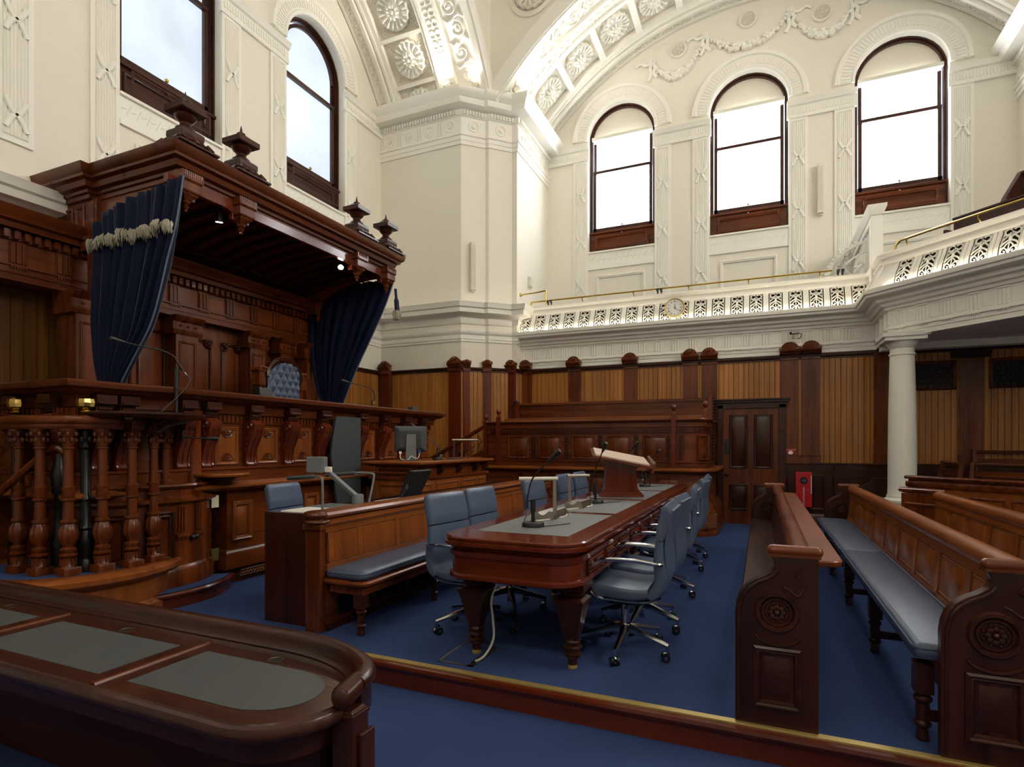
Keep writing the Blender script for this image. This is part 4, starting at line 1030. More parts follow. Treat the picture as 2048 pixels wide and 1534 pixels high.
for a, b in zip(CONS[:-1], CONS[1:]):
    if a == 5.41: continue
    y0, y1 = a+.115, b-.115; m = M(T)
    m.pframe(y0, y1, 1.19, 1.575, .04, .022).frust(y0+.03, y1-.03, 1.22, 1.55, 0, .01, .02)
    c = (y0+y1)/2; pf = obj('panel_frame', m, WMAT['hon_z'], dais)
    for zz, s in ((1.535, -1), (1.235, 1)):
        A = [0, PI] if s > 0 else [PI, 2*PI]; r_ = M(T)
        r_.torus((c, zz, .012), .065, .010, 10, 5, *A); r_.torus((c, zz, .014), .035, .010, 8, 5, *A)
        for k in range(5):
            t = A[0]+PI*(k+.5)/5; r_.tube([(c+.01*math.cos(t), zz+.01*math.sin(t), .018), (c+.055*math.cos(t), zz+.055*math.sin(t), .016)], [.006, .012], 5)
        obj('shell_ornament', r_, WMAT['mah_y'], pf)
T = fr(-4.90, 0, 0, PI/2)
for y0, y1 in ((4.16, 4.40), (4.66, 4.90), (5.14, 5.38), (6.3, 6.6), (6.8, 7.1), (7.3, 7.6)):
    m = M(T).pframe(y0, y1, .42, .82, .045, .03).frust(y0+.06, y1-.06, .48, .76, 0, .03, min((y1-y0-.12)/2, .14)*.98)
    obj('pyramid_panel', m, WMAT['hon_z'], dais)
m = M(fr(-4.845, 0, 0, PI/2)).box(4.2, 4.8, .06, .13, .0, .004); g = obj('floor_grille', m, GRILLE, dais)
m = M(fr(-4.84, 0, 0, PI/2))
for k in range(17):
    for j in range(2): m.torus((4.22+.038*k+.019*j, .08+.03*j, 0), .017, .0045, 8, 4)
obj('grille_rings', m, WMAT['hon_y'], g)
bp = tag(obj('grey_board', M(fr(-4.80, 0, 0, PI/2)).prism([(5.56, 1.74), (5.50, 1.50), (5.47, 1.25), (5.52, .98), (5.58, .66), (6.02, .66), (6.02, 1.74)], 0, .03, 'z'), SLATE), 'tall slate grey board filling the gap in the dais front', 'board')
for z, c_, l in ((.84, plain('pale_switch', (222, 220, 190), .5), 'pale wall switch on the dais front beside the curved cabinet'), (.32, plain('dull_brass', (124, 112, 64), .45, metal=.4), 'dull brass socket plate low on the dais front')):
    tag(obj('switch_plate', M(fr(-4.895, 3.96, z, PI/2)).box(-.045, .035, -.06, .06, 0, .012), c_, bevel=.003), l, 'switch')

# throne
th = thing('throne', 'carved mahogany armchair with a buttoned blue leather back behind the dais desk', 'armchair', (-6.25, 6.12, .9), PI/2+.12)
m = M(); N_, K = 90, 60
def back_w(t): return .27+.03*math.sin(PI*t)-.0*t
def th_pt(u, v):
    z = .45+v*1.28; top = 1.42+.22*math.sqrt(max(0, 1-(u*1.02)**2)) if abs(u) < .98 else 1.42
    z = .45+v*(top-.45); x = u*.33
    a_ = x/.065+z/.10; b_ = x/.065-z/.10
    d = .075*(abs(math.sin(PI*a_*.5))*abs(math.sin(PI*b_*.5)))**.4*(1-abs(u)**8)+.02*(1-u*u)
    return (x, -.05-d, z)
g = [[th_pt(-1+2*i/K, j/N_) for i in range(K+1)] for j in range(N_+1)]
m.loft(g, cap=False, closed=False); obj('tufted_back', m, LEATHER, th, local=True, ang=180)
m = M()
for j in range(4, 17):
    for k in range(-5, 6):
        x = k*.13+(.065 if j % 2 else 0); z = j*.10
        if abs(x) < .29 and z < 1.5: m.ball((x, -.062-.02*(1-(x/.33)**2), z), .012, 1, .5, 1, 6, 4)
obj('buttons', m, NAVY, th, local=True)
m = M().prism([(-.37, .4), (-.37, 1.43), (-.35, 1.43)]+[(.35*math.cos(a), 1.43+.25*math.sin(a)) for a in [PI-PI*k/16 for k in range(1, 16)]]+[(.35, 1.43), (.37, 1.43), (.37, .4)], -.03, .04, 'y')
ar = [(.335*math.cos(a), -.06, 1.42+.265*math.sin(a)) for a in [PI*k/20 for k in range(21)]]
m.tube(ar, .028, 6).tube([(x*1.1, y-.02, (z-1.42)*1.1+1.42) for x, y, z in ar], .014, 6); obj('back_frame', m, WMAT['drk_x'], th, local=True)
for s in (-1, 1):
    m = M().lathe([(.05, 0), (.05, .05), (.035, .1), (.045, .5), (.06, .55), (.045, .6), (.035, .7), (.04, 1.25), (.055, 1.3)], s*.43, .0, 0, 12); m.box(s*.43-.06, s*.43+.06, -.06, .06, 1.30, 1.47)
    m.box(s*.43-.035, s*.43+.035, -.07, .06, 1.33, 1.44); m.frust(s*.43-.09, s*.43+.09, -.09, .09, 1.49, 1.53, .03).box(s*.43-.075, s*.43+.075, -.075, .075, 1.47, 1.49)
    for k in range(5): m.ball((s*.43-.05+.025*k, -.08, 1.53), .022, 1, .8, 1, 6, 4)
    obj('back_post', m, WMAT['mah_z'], th, local=True)
m = M().box(-.36, .36, -.62, .05, .36, .44); obj('seat', m, LEATHER, th, .02, local=True)
for s in (-1, 1):
    for y in (-.56, .0): obj('leg', M().lathe([(.03, 0), (.045, .1), (.05, .25), (.04, .36)], s*.32, y, 0, 10), WMAT['mah_z'], th, local=True)
    obj('arm', M().box(s*.43-.035, s*.43+.035, -.6, 0, .66, .71).box(s*.43-.03, s*.43+.03, -.6, -.54, .36, .67), WMAT['mah_y'], th, .012, local=True)

# things standing on the dais desk
t = thing('black_box', 'small black plastic device standing on the dais desk near the throne', 'device', (-5.1, 4.73, 1.905))
obj('case', M().prism([(-5.16, 1.905), (-5.03, 1.905), (-5.05, 2.025), (-5.14, 2.03)], 4.64, 4.82, 'y'), BLACK, t, .006)
obj('front_strip', M().box(-5.045, -5.03, 4.66, 4.80, 1.93, 1.945), DGREY, t)
t = thing('black_box', 'small dark box at the far end of the dais desk', 'device', (-5.1, 7.75, 1.905)); obj('case', M().box(-5.15, -5.05, 7.66, 7.80, 1.905, 1.99), DGREY, t, .006); obj('front_strip', M().box(-5.05, -5.045, 7.68, 7.78, 1.92, 1.94), BLACK, t)
def gooseneck(label, base, stand_h, pts, stand_r=.012, base_r=0, group='gooseneck microphones', cable=None, clip=True):
    """stand rises from base; pts: world points of the neck ending in the capsule"""
    t = thing('microphone', label, 'microphone', base, 0, group)
    x, y, z = base
    if base_r: obj('base', M().lathe([(.001, 0), (base_r, 0), (base_r, .022), (base_r*.93, .032), (.02, .036)], x, y, z, 28, cap=False), BLACK, t)
    obj('stand', M().tube([(x, y, z), (x, y, z+stand_h)], stand_r, 10).tube([(x, y, z+stand_h*.55), (x, y, z+stand_h)], stand_r*1.35, 10), BLACK, t)
    P = smooth_pts(pts, 6); n = len(P); obj('neck', M().tube(P, [lerp(.011, .006, min(1, 3*i/n)) for i in range(n)], 8), BLACK, t)
    e = Vector(P[-1]); d = (e-Vector(P[-3])).normalized()
    obj('capsule', M().tube([tuple(e-d*.02), tuple(e+d*.03), tuple(e+d*.075), tuple(e+d*.10), tuple(e+d*.105)], [.009, .017, .022, .017, .005], 10), BLACK, t)
    if clip:
        s = Vector(P[0]); d2 = (Vector(P[1])-s).normalized(); obj('connector', M().tube([tuple(s-d2*.05), tuple(s-d2*.02)], .011, 8), STEEL, t)
    if cable: obj('cable', M().tube(smooth_pts(cable, 6), .004, 6), DGREY, t)
    return t
gooseneck('black gooseneck microphone rising from the near reading shelf, bent far to the left', (-4.72, 3.43, 1.655), .42,
          [(-4.72, 3.49, 2.055), (-4.72, 3.44, 2.12), (-4.72, 3.40, 2.17), (-4.72, 3.28, 2.205), (-4.72, 3.10, 2.213), (-4.72, 2.97, 2.225)], .014, 0,
          cable=[(-4.72, 3.51, 2.03), (-4.70, 3.55, 1.98), (-4.70, 3.47, 1.86), (-4.70, 3.26, 1.66)])
gooseneck('thin gooseneck microphone on the far end of the dais desk', (-5.05, 6.62, 1.905), .12, [(-5.04, 6.66, 2.02), (-5.04, 6.66, 2.12), (-5.08, 6.58, 2.20), (-5.16, 6.40, 2.23), (-5.2, 6.28, 2.25)], .008, 0)

# curved cabinet with a round shelf, beside the witness box
rs = thing('round_shelf', 'small round wooden shelf at the corner of the curved cabinet', 'shelf', (-4.80, 3.95, 1.05))
obj('shelf_top', M().lathe([(.001, 1.075), (.10, 1.075), (.235, 1.085), (.255, 1.095), (.26, 1.11), (.25, 1.12), (.001, 1.122)], -4.80, 3.95, 0, 36, cap=False), WMAT['hon_y'], rs)
obj('bracket', M().lathe([(.03, .98), (.06, 1.0), (.12, 1.04), (.16, 1.078)], -4.82, 3.95, 0, 20), WMAT['drk_z'], rs)

# ---- witness box
wx, wy, WR = -5.27, 2.92, .735
wb = thing('witness_box', 'round witness stand with turned balusters, a blue carpeted platform and a curved cabinet', 'witness stand', (wx, wy, 0))
m = M().lathe([(WR-.02, .0), (WR+.0, .02), (WR, .10), (WR-.02, .12), (WR-.04, .13), (WR-.04, .29), (WR-.02, .30), (WR, .32), (WR+.03, .33), (WR+.05, .35), (WR+.05, .385), (WR+.03, .40), (WR-.14, .405), (WR-.16, .395)], wx, wy, 0, 56, cap=False); obj('platform', m, WMAT['hon_z'], wb)
obj('platform_carpet', M().lathe([(.001, .398), (WR-.12, .398)], wx, wy, 0, 48, cap=False), CARPET, wb)
cx, cy, R0 = -5.40, 3.48, .66
m = M().lathe([(R0, .12), (R0+.03, .13), (R0+.03, .28), (R0+.01, .31), (R0, .32), (R0, .86), (R0+.02, .87), (R0+.05, .89), (R0+.05, .915), (R0+.02, .93), (R0, .94), (R0, 1.0), (R0+.03, 1.01), (R0+.05, 1.03), (R0+.04, 1.045), (.001, 1.05)], cx, cy, 0, 44, a0=-PI*.8, a1=PI*.28, cap=False)
cab = obj('curved_cabinet', m, WMAT['mah_z'], wb)
m = M()
for a0_, a1_ in ((-.42, -.10), (-1.1, -.62)):
    pts = lambda a, z, q: (cx+(R0+q)*math.cos(a), cy+(R0+q)*math.sin(a), z)
    for w, q in ((0, .014), (.03, .02)):
        e = w/R0
        loop = [pts(lerp(a0_+e, a1_-e, k/8), .80-w, q) for k in range(9)]+[pts(a1_-e, .40+w, q)]+[pts(lerp(a1_-e, a0_+e, k/8), .38+w, q) for k in range(9)]+[pts(a0_+e, .80-w, q)]
        m.tube(loop, .012, 5)
obj('door_moulding', m, WMAT['drk_z'], cab)
m = M()
for a in (.02, .30): 
    for q in (-.04, 0, .04):
        m.tube([(cx+(R0+.01)*math.cos(a+q), cy+(R0+.01)*math.sin(a+q), z) for z in (.62, .84)], .01, 5)
    m.at(fr(cx+(R0+.0)*math.cos(a), cy+R0*math.sin(a), 0, a+PI/2)).box(-.06, .06, .575, .60, 0, .03)
    for q in range(5): m.box(-.052+q*.022, -.04+q*.022, .555, .575, 0, .025)
    m.at(None)
obj('fluted_strip', m, WMAT['mah_z'], cab)
m = M()
for a in (.16, .22): m.ball((cx+(R0+.035)*math.cos(a), cy+(R0+.035)*math.sin(a), .56), .022).tube([(cx+R0*math.cos(a), cy+R0*math.sin(a), .56), (cx+(R0+.03)*math.cos(a), cy+(R0+.03)*math.sin(a), .56)], .01, 8)
obj('door_knob', m, BLACK, cab)
m = M().lathe([(.001, .0), (R0+.18, 0), (R0+.18, .09), (R0+.20, .10), (R0+.205, .12), (R0+.19, .135), (.001, .137)], cx, cy, 0, 44, a0=-PI*.8, a1=.75, cap=False); obj('base_step', m, WMAT['red_x'], wb)
m = M().lathe([(.001, .139), (R0+.17, .139)], cx, cy, 0, 44, a0=-PI*.8, a1=.7, cap=False); obj('step_carpet', m, CARPET, wb)
def baluster_mesh():
    m = M().sq([(.062, 0), (.062, .05), (.055, .06)]); m.lathe([(.055, .055), (.058, .06), (.05, .07), (.05, .13), (.058, .135)], 0, 0, 0, 8, PI/8)
    for k in range(8):
        a = PI/4*k; m.tube([(.05*math.cos(a), .05*math.sin(a), .075), (.05*math.cos(a), .05*math.sin(a), .125)], .008, 5)
    m.lathe([(.045, .135), (.062, .145), (.062, .16), (.045, .17), (.055, .185), (.055, .20), (.035, .215), (.035, .225), (.06, .26), (.068, .30), (.062, .35), (.042, .39)], 0, 0, 0, 32, flute=10, fd=.10)
    m.lathe([(.04, .39), (.052, .40), (.052, .415), (.038, .425), (.036, .56), (.052, .57), (.052, .585), (.038, .59), (.045, .61), (.04, .64), (.05, .66), (.05, .672), (.035, .68), (.032, .96), (.045, .965), (.045, .975), (.034, .98)], 0, 0, 0, 16)
    m.lathe([(.034, .98), (.045, 1.02), (.042, 1.05), (.06, 1.09), (.065, 1.10), (.065, 1.115), (.05, 1.12)], 0, 0, 0, 16)
    for z_, r_ in ((1.03, .046), (1.075, .056)):
        for k in range(6):
            a = PI/3*k+(z_ > 1.05)*.5; m.ball((r_*math.cos(a), r_*math.sin(a), z_), .018, 1, 1, 1.2, 6, 4)
    return m
bm_ = baluster_mesh(); bme = None
BPOS = [(-5.31, 2.55), (-5.06, 2.565), (-4.86, 2.65), (-4.755, 2.835), (-4.70, 3.03), (-4.75, 3.245), (-4.90, 3.455)]
for x, y in BPOS:
    if bme is None: o = obj('baluster', bm_, WMAT['mah_z'], wb, local=True); bme = o.data
    else: o = bpy.data.objects.new('baluster', bme); COL.objects.link(o); o.parent = wb
    o.location = (x-wx, y-wy, .40)
RA = [(x, y) for x, y, _ in smooth_pts([(x, y, 0) for x, y in [(-5.95, 2.72), (-5.6, 2.60)]+BPOS+[(-5.02, 3.6)]], 6)]
m = M().sweep(RA, [(-.05, 1.515), (.05, 1.515), (.06, 1.53), (.06, 1.55), (.075, 1.565), (.08, 1.59), (.07, 1.61), (.04, 1.62), (-.04, 1.62), (-.07, 1.60), (-.06, 1.54)], caps=True)
obj('handrail', m, WMAT['mah_x'], wb)
m = M(); ell = [(-4.66+.34*math.cos(t), 3.16+.44*math.sin(t)) for t in [2*PI*k/40 for k in range(40)]]
m.sweep(ell, [(-.3, 1.60), (-.05, 1.605), (-.01, 1.625), (0, 1.635), (0, 1.65), (-.01, 1.655)], closed=True, captop=True); obj('reading_shelf', m, WMAT['drk_y'], wb)
for a in (-30, 5, 40):
    m = M(fr(-4.76+.05*math.cos(d2r(a)), 3.10+.2*math.sin(d2r(a)), 1.50, d2r(a))).prism([(0, 0), (.06, .0), (.14, .05), (.28, .09), (.28, .11), (0, .11)], -.025, .025, 'z'); obj('shelf_bracket', m, WMAT['drk_z'], wb)
for x, y, zt, l in ((-5.55, 2.65, 1.68, 'black iron newel with a faceted brass knob at the left edge'), (-4.89, 2.79, 1.675, 'black iron newel with a low brass knob behind the balusters')):
    t = thing('newel_post', l, 'newel post', (x, y, .4), 0, 'black iron newels with brass knobs')
    m = M().lathe([(.06, 0), (.06, .08), (.045, .1), (.06, .2), (.062, .26), (.04, .32), (.05, .34), (.038, .36), (.036, .55), (.05, .56), (.05, .58), (.036, .6), (.034, zt-.4-.32), (.05, zt-.4-.30), (.045, zt-.4-.25), (.065, zt-.4-.19), (.06, zt-.4-.16), (.04, zt-.4-.14), (.035, zt-.4-.06)], 0, 0, 0, 12)
    for k in range(6): m.ball((.05*math.cos(k*1.05), .05*math.sin(k*1.05), zt-.4-.24), .02, 1, 1, 1.5, 6, 4)
    obj('post', m, IRON, t, local=True)
    obj('brass_knob', M().lathe([(.03, -.07), (.045, -.065), (.03, -.05), (.035, -.04), (.06, -.02), (.066, .01), (.06, .04), (.04, .055), (.001, .06)], 0, 0, zt-.36, 10), BRASS, t, local=True, ang=20)
t = thing('stair_rail', 'sloping wooden stair handrail on a black iron newel behind the balusters', 'handrail', (-5.03, 2.68, .4))
obj('handrail', M().tube(smooth_pts([(-4.99, 2.70, 1.33), (-5.03, 2.67, 1.37), (-5.09, 2.63, 1.345), (-5.2, 2.56, 1.22), (-5.42, 2.43, .98)], 5), .035, 8, .8), WMAT['mah_y'], t)
obj('newel', M().lathe([(.055, .4), (.05, .5), (.06, .62), (.04, .72), (.035, 1.0), (.05, 1.02), (.05, 1.1), (.06, 1.16), (.04, 1.22), (.03, 1.32)], -5.03, 2.68, 0, 12), IRON, t)
t = gooseneck('small black microphone on a clamp under the reading shelf', (-4.62, 3.42, 1.42), .10, [(-4.62, 3.42, 1.47), (-4.58, 3.47, 1.455), (-4.52, 3.56, 1.45)], .008, 0, clip=False)

# ================================================================== LONG TABLE
TX0, TX1, TY0, TY1, TZ = -1.90, -.96, 3.14, 8.66, .82
tab = thing('long_table', 'long mahogany table with grey leather insets and tapered legs', 'table', (-1.43, 5.9, 0))
m = M().sweep(rrect(TX0, TX1, TY0, TY1, .20, 8), [(-.06, .70), (-.02, .70), (-.015, .725), (-.045, .735), (-.045, .745), (0, .755), (.015, .765), (.015, .785), (.0, .79), (.0, .797), (.006, .80), (.006, .812), (-.004, .82)], closed=True, captop=True)
obj('table_top', m, WMAT['red_y'], tab)
AX0, AX1, AY0, AY1 = TX0+.035, TX1-.035, TY0+.035, TY1-.035
m = M().sweep(rrect(AX0, AX1, AY0, AY1, .17, 8), [(-.04, .545), (.0, .545), (.022, .555), (.022, .575), (.002, .585), (.002, .68), (.012, .69), (.012, .70), (0, .705), (-.04, .705)], closed=True); obj('apron', m, WMAT['red_x'], tab)
ins = [(3.42, 4.58), (4.70, 5.86), (5.98, 7.14), (7.26, 8.42)]
for a, b in ins: obj('leather_inset', M().box(TX0+.15, TX1-.15, a, b, .8195, .8212), INSET, tab)
nd = 12
for i in range(nd):
    y0 = TY0+.30+i*(TY1-TY0-.6)/nd; y1 = y0+(TY1-TY0-.6)/nd
    d = M(fr(AX1+.002, 0, 0, PI/2)).pframe(y0+.03, y1-.03, .592, .678, .018, .014); d.frust(y0+.05, y1-.05, .605, .665, 0, .016, .012)
    dw = obj('drawer', d, WMAT['red_z'], tab)
    if i % 3 == 0: obj('carved_block', M(fr(AX1+.004, y0, 0, PI/2)).box(-.018, .018, .59, .68, 0, .014).ball((0, .66, .016), .016, seg=8, rg=4).ball((0, .635, .016), .014, seg=8, rg=4).ball((0, .61, .016), .012, seg=8, rg=4), WMAT['drk_z'], dw)
def table_leg(x, y):
    m = M().sq([(.085, .50), (.10, .505), (.10, .545)], x, y).lathe([(.06, .455), (.075, .46), (.085, .475), (.095, .49), (.085, .502)], x, y, 0, 16, flute=12, fd=.06)
    m.sq([(.037, .185), (.04, .19), (.088, .415), (.095, .425), (.095, .44), (.07, .455)], x, y)
    m.lathe([(.035, .085), (.055, .09), (.06, .10), (.045, .108), (.042, .125), (.055, .13), (.058, .14), (.045, .15), (.05, .165), (.052, .175), (.045, .188)], x, y, 0, 16)
    m.lathe([(.03, .03), (.028, .06), (.045, .075), (.04, .088)], x, y, 0, 14)
    l = obj('leg', m, WMAT['drk_z'], tab, ang=30); obj('brass_foot', M().lathe([(.022, 0), (.03, .004), (.03, .018), (.024, .022), (.03, .03)], x, y, 0, 14), GOLD, l)
for y in (3.42, 5.0, 6.7, 8.35):
    for x in (-1.75, -1.08): table_leg(x, y)

# things on the table
def table_mic(base, neck, label):
    x, y = base; b = (x, y, TZ+.001)
    gooseneck(label, b, .19, [(x-.03, y-.03, TZ+.13), (x-.03, y-.03, TZ+.20)]+neck, .014, .078,
              cable=[(x-.03, y-.03, TZ+.09), (x-.05, y-.035, TZ+.05), (x-.03, y-.06, TZ+.015), (x+.08, y+.02, TZ+.006), (x+.2, y+.22, TZ+.006)])
table_mic((-1.47, 3.74), [(-1.475, 3.72, 1.14), (-1.42, 3.71, 1.21), (-1.33, 3.70, 1.29)], 'tall gooseneck microphone at the near end of the long table')
table_mic((-1.49, 5.46), [(-1.49, 5.4, 1.10), (-1.44, 5.35, 1.21), (-1.36, 5.25, 1.34)], 'tall gooseneck microphone beside the near side of the lectern on the table')
table_mic((-1.45, 7.85), [(-1.42, 7.8, 1.05), (-1.37, 7.7, 1.16), (-1.24, 7.5, 1.28)], 'gooseneck microphone at the far end of the table beyond the lectern')
gooseneck('gooseneck microphone partly hidden behind the lectern', (-1.60, 7.2, TZ), .2, [(-1.59, 7.2, 1.0), (-1.585, 7.2, 1.15), (-1.55, 7.2, 1.25), (-1.48, 7.2, 1.35)], .012, .07)
def strip_lamp(y, x, label, d):
    """low wave shaped steel base with a post and a horizontal tube; d=+1 arm towards -x"""
    t = thing('strip_lamp', label, 'desk lamp', (x, y, TZ), 0, 'steel strip lamps on the table')
    P = [(-.10, 0), (-.10, .03), (-.085, .05), (-.06, .052), (-.035, .035), (-.01, .03), (.02, .045), (.05, .065), (.075, .06), (.095, .03), (.10, 0)]
    m = M().prism([(x+a*.85, TZ+.002+b) for a, b in P], y-.02, y+.32, 'y'); obj('base', m, STEEL, t)
    pz = TZ+(.315 if d > 0 else .29); px, py = (x+.075, y+.02) if d > 0 else (x-.05, y+.02)
    obj('post', M().box(px-.014, px+.014, py-.008, py+.008, TZ+.03, pz), STEEL, t, .002)
    e = (px-.24, py-.14) if d > 0 else (px+.15, py+.12)
    obj('tube_shade', M().tube([(px+d*.02, py+d*.01, pz), (e[0], e[1], pz)], .014, 12), LWHITE if d > 0 else STEEL, t)
    obj('cable', M().tube(smooth_pts([(x+.06, y+.33, TZ+.02), (x+.10, y+.22, TZ+.006), (x+.06, y+.02, TZ+.006), (x+.0, y-.14, TZ+.006), (x-.03, y-.26, TZ+.008)], 5), .005, 6), LWHITE, t)
strip_lamp(4.14, -1.53, 'steel strip lamp on a wavy base nearest the camera on the table', 1)
strip_lamp(4.96, -1.55, 'second steel strip lamp on a wavy base, in front of the lectern', -1)
lt = thing('lectern', 'mahogany table lectern with a sloping pale top standing on the long table', 'lectern', (-1.42, 6.35, TZ))
a_ = 1.18
def lec(P): return P
m = M(fr(-1.45, 6.35, TZ, .33))
m.box(-.24, .24, 0, .03, -.16, .16).box(-.22, .22, .03, .05, -.14, .14); obj('base', m, WMAT['red_x'], lt, .004)
m = M(fr(-1.45, 6.35, TZ, .33)); P = [(-.20, .05), (.20, .05), (.18, .10), (.165, .20), (.17, .30), (.195, .36), (-.205, .44), (-.18, .36), (-.165, .24), (-.18, .10)]
m.prism(P, -.12, .12, 'z'); obj('pedestal', m, WMAT['red_z'], lt, .004)
m = M(fr(-1.45, 6.35, TZ, .33) @ Matrix(((1, 0, 0, 0), (0, 1, -.16, 0), (0, 0, 1, 0), (0, 0, 0, 1)))); m.prism([(-.33, .47), (.33, .34), (.335, .37), (-.325, .50)], -.24, .24, 'z'); m.prism([(.30, .30), (.335, .30), (.36, .41), (.33, .40)], -.24, .24, 'z'); obj('book_rest', m, WMAT['red_x'], lt, .004)
m = M(fr(-1.45, 6.35, TZ, .33) @ Matrix(((1, 0, 0, 0), (0, 1, -.16, 0), (0, 0, 1, 0), (0, 0, 0, 1)))); m.prism([(-.29, .49), (.29, .376), (.294, .392), (-.286, .506)], -.225, .225, 'z'); obj('pale_slope', m, plain('pale_slope_wood', (196, 172, 150), .4), lt)
fb = thing('floor_box', 'carpet filled floor box with a steel rim beside the table leg', 'floor box', (-1.8, 3.37, 0))
m = M()
for x0, x1, y0, y1 in ((-1.91, -1.66, 3.185, 3.20), (-1.91, -1.66, 3.54, 3.555), (-1.915, -1.90, 3.185, 3.555), (-1.70, -1.655, 3.185, 3.555)): m.box(x0, x1, y0, y1, -.002, .006)
obj('rim', m, STEEL, fb); obj('lid_insert', M().box(-1.90, -1.70, 3.20, 3.54, -.002, .004), CARPET, fb); obj('cable_slot', M().box(-1.69, -1.665, 3.22, 3.30, .004, .008), BLACK, fb)
m = M().tube(smooth_pts([(-1.675, 3.26, .01), (-1.66, 3.36, .015), (-1.64, 3.45, .10), (-1.64, 3.44, .24), (-1.66, 3.46, .36), (-1.62, 3.5, .5), (-1.62, 3.5, .56)], 6), .008, 6); tag(obj('power_cable', m, LWHITE), 'white cable hanging from under the table to the floor box', 'cable')

# ================================================================== OFFICE CHAIRS
def make_chair():
    t = thing('office_chair', 'x', 'chair', (0, 0, 0), 0, 'blue leather office chairs around the long table')
    def pad(pts, ths, w0, name, parent, off=0):
        P = smooth_pts([(x, 0, z) for x, z in pts], 5); n = len(P); rings = []
        for i, p in enumerate(P):
            q = i/(n-1); k = q*(len(ths)-1); j = min(int(k), len(ths)-2); th = lerp(ths[j], ths[j+1], k-j)
            a, b = Vector(P[max(0, i-1)]), Vector(P[min(n-1, i+1)]); d = (b-a).normalized(); nx, nz = -d.z, d.x
            w = (w0[0]+(w0[1]-w0[0])*q)/2; r = min(.022, th*.45); ring = []
            for cy, cz, a0 in ((w-r, th/2-r, 0), (-w+r, th/2-r, PI/2), (-w+r, -th/2+r, PI), (w-r, -th/2+r, 1.5*PI)):
                for e in range(4):
                    aa = a0+PI/2*e/3; yy = cy+r*math.cos(aa); zz = cz+r*math.sin(aa); ring.append((p[0]+nx*zz, yy, p[2]+nz*zz))
            rings.append(ring)
        e0 = [tuple(lerp(Vector(v), Vector(P[0]), .15)) for v in rings[0]]; e1 = [tuple(lerp(Vector(v), Vector(P[-1]), .15)) for v in rings[-1]]
        return obj(name, M().loft([e0]+rings+[e1]), LEATHER, parent, local=True, ang=70)
    seat = pad([(.255, .435), (.235, .452), (.12, .452), (-.08, .440), (-.19, .455)], [.05, .075, .08, .075, .06], (.50, .50), 'seat', t)
    bk = pad([(-.195, .43), (-.245, .48), (-.262, .56), (-.252, .68), (-.256, .79)], [.05, .075, .07, .075, .06, .045], (.50, .48), 'backrest', t)
    hd = pad([(-.257, .796), (-.268, .85), (-.285, .92), (-.30, .985), (-.315, 1.0)], [.045, .066, .07, .07, .05], (.48, .45), 'headrest', t)
    sh = pad([(.25, .405), (.05, .395), (-.15, .395), (-.235, .425), (-.285, .50), (-.298, .60), (-.29, .75), (-.31, .88), (-.335, .985)], [.015]*4, (.47, .42), 'shell', t)
    for s in (-1, 1):
        y = s*.262
        m = M().tube(smooth_pts([(.10, s*.235, .40), (.15, y, .43), (.185, s*.285, .50), (.19, s*.29, .58), (.15, s*.29, .645), (.05, s*.29, .668), (-.10, s*.288, .668), (-.24, s*.275, .655), (-.275, s*.245, .65)], 5), .0125, 8, 1.0)
        ar = obj('armrest', m, CHROME, t, local=True)
        m = M().tube([(.11, s*.29, .668), (.03, s*.29, .676), (-.12, s*.288, .676), (-.22, s*.278, .664)], [.014, .022, .022, .016], 8, .35); obj('arm_cap', m, CHROME, ar, local=True)
    m = M().box(-.12, .10, -.09, .09, .335, .385).box(-.02, .16, -.06, .06, .345, .375).tube([(.06, -.10, .35), (.06, -.19, .345)], [.02, .03], 8).tube([(-.04, .09, .36), (-.05, .24, .36)], [.009, .014], 6); obj('tilt_mechanism', m, BLACK, t, .008, local=True)
    m = M().tube([(0, 0, .06), (0, 0, .34)], .022, 12).tube([(0, 0, .20), (0, 0, .34)], .030, 12).tube([(0, 0, .13), (0, 0, .19)], [.045, .034], 12); obj('gas_column', m, CHROME, t, local=True)
    for k in range(5):
        a = 2*PI*k/5+.3; c, s = math.cos(a), math.sin(a); u, v = -s, c; rings = []
        for rr, w, h0, h1 in ((.03, .030, .135, .185), (.10, .026, .13, .172), (.22, .019, .107, .138), (.315, .014, .088, .112)):
            rings.append([(rr*c+e*w*u, rr*s+e*w*v, h) for e, h in ((-.8, h0), (.8, h0), (1, lerp(h0, h1, .6)), (.45, h1), (-.45, h1), (-1, lerp(h0, h1, .6)))])
        lg = obj('leg', M().loft(rings), CHROME, t, local=True)
        ro = rnd.uniform(-.8, .8); wc, ws = math.cos(a+ro), math.sin(a+ro); bx, by = .305*c-.012*wc, .305*s-.012*ws
        m = M(); X = Vector((-ws, wc, 0))
        for e in (-1, 1):
            p = Vector((bx, by, .029)); m.tube([tuple(p+X*e*.010), tuple(p+X*e*.026)], [.029, .028], 14)
        cs = obj('caster', m, BLACK, lg, local=True)
        m = M().tube([(.305*c, .305*s, .055), (.305*c, .305*s, .10)], .010, 8)
        for e in (-1, 1):
            p = Vector((bx, by, .029)); m.tube([tuple(p+X*e*.026), tuple(p+X*e*.0285)], .012, 10)
        m.tube([tuple(Vector((bx, by, .029))-X*.01), tuple(Vector((bx, by, .029))+X*.01)], [.02, .02], 10)
        mm2 = [Vector((bx, by, .029))+Vector((wc*.031*math.cos(q), ws*.031*math.cos(q), .031*math.sin(q))) for q in [PI*(.05+.6*i/6) for i in range(7)]]
        m.tube([tuple(p) for p in mm2], .011, 6, .5); obj('caster_fork', m, CHROME, lg, local=True)
    return t
ch = make_chair(); first = True
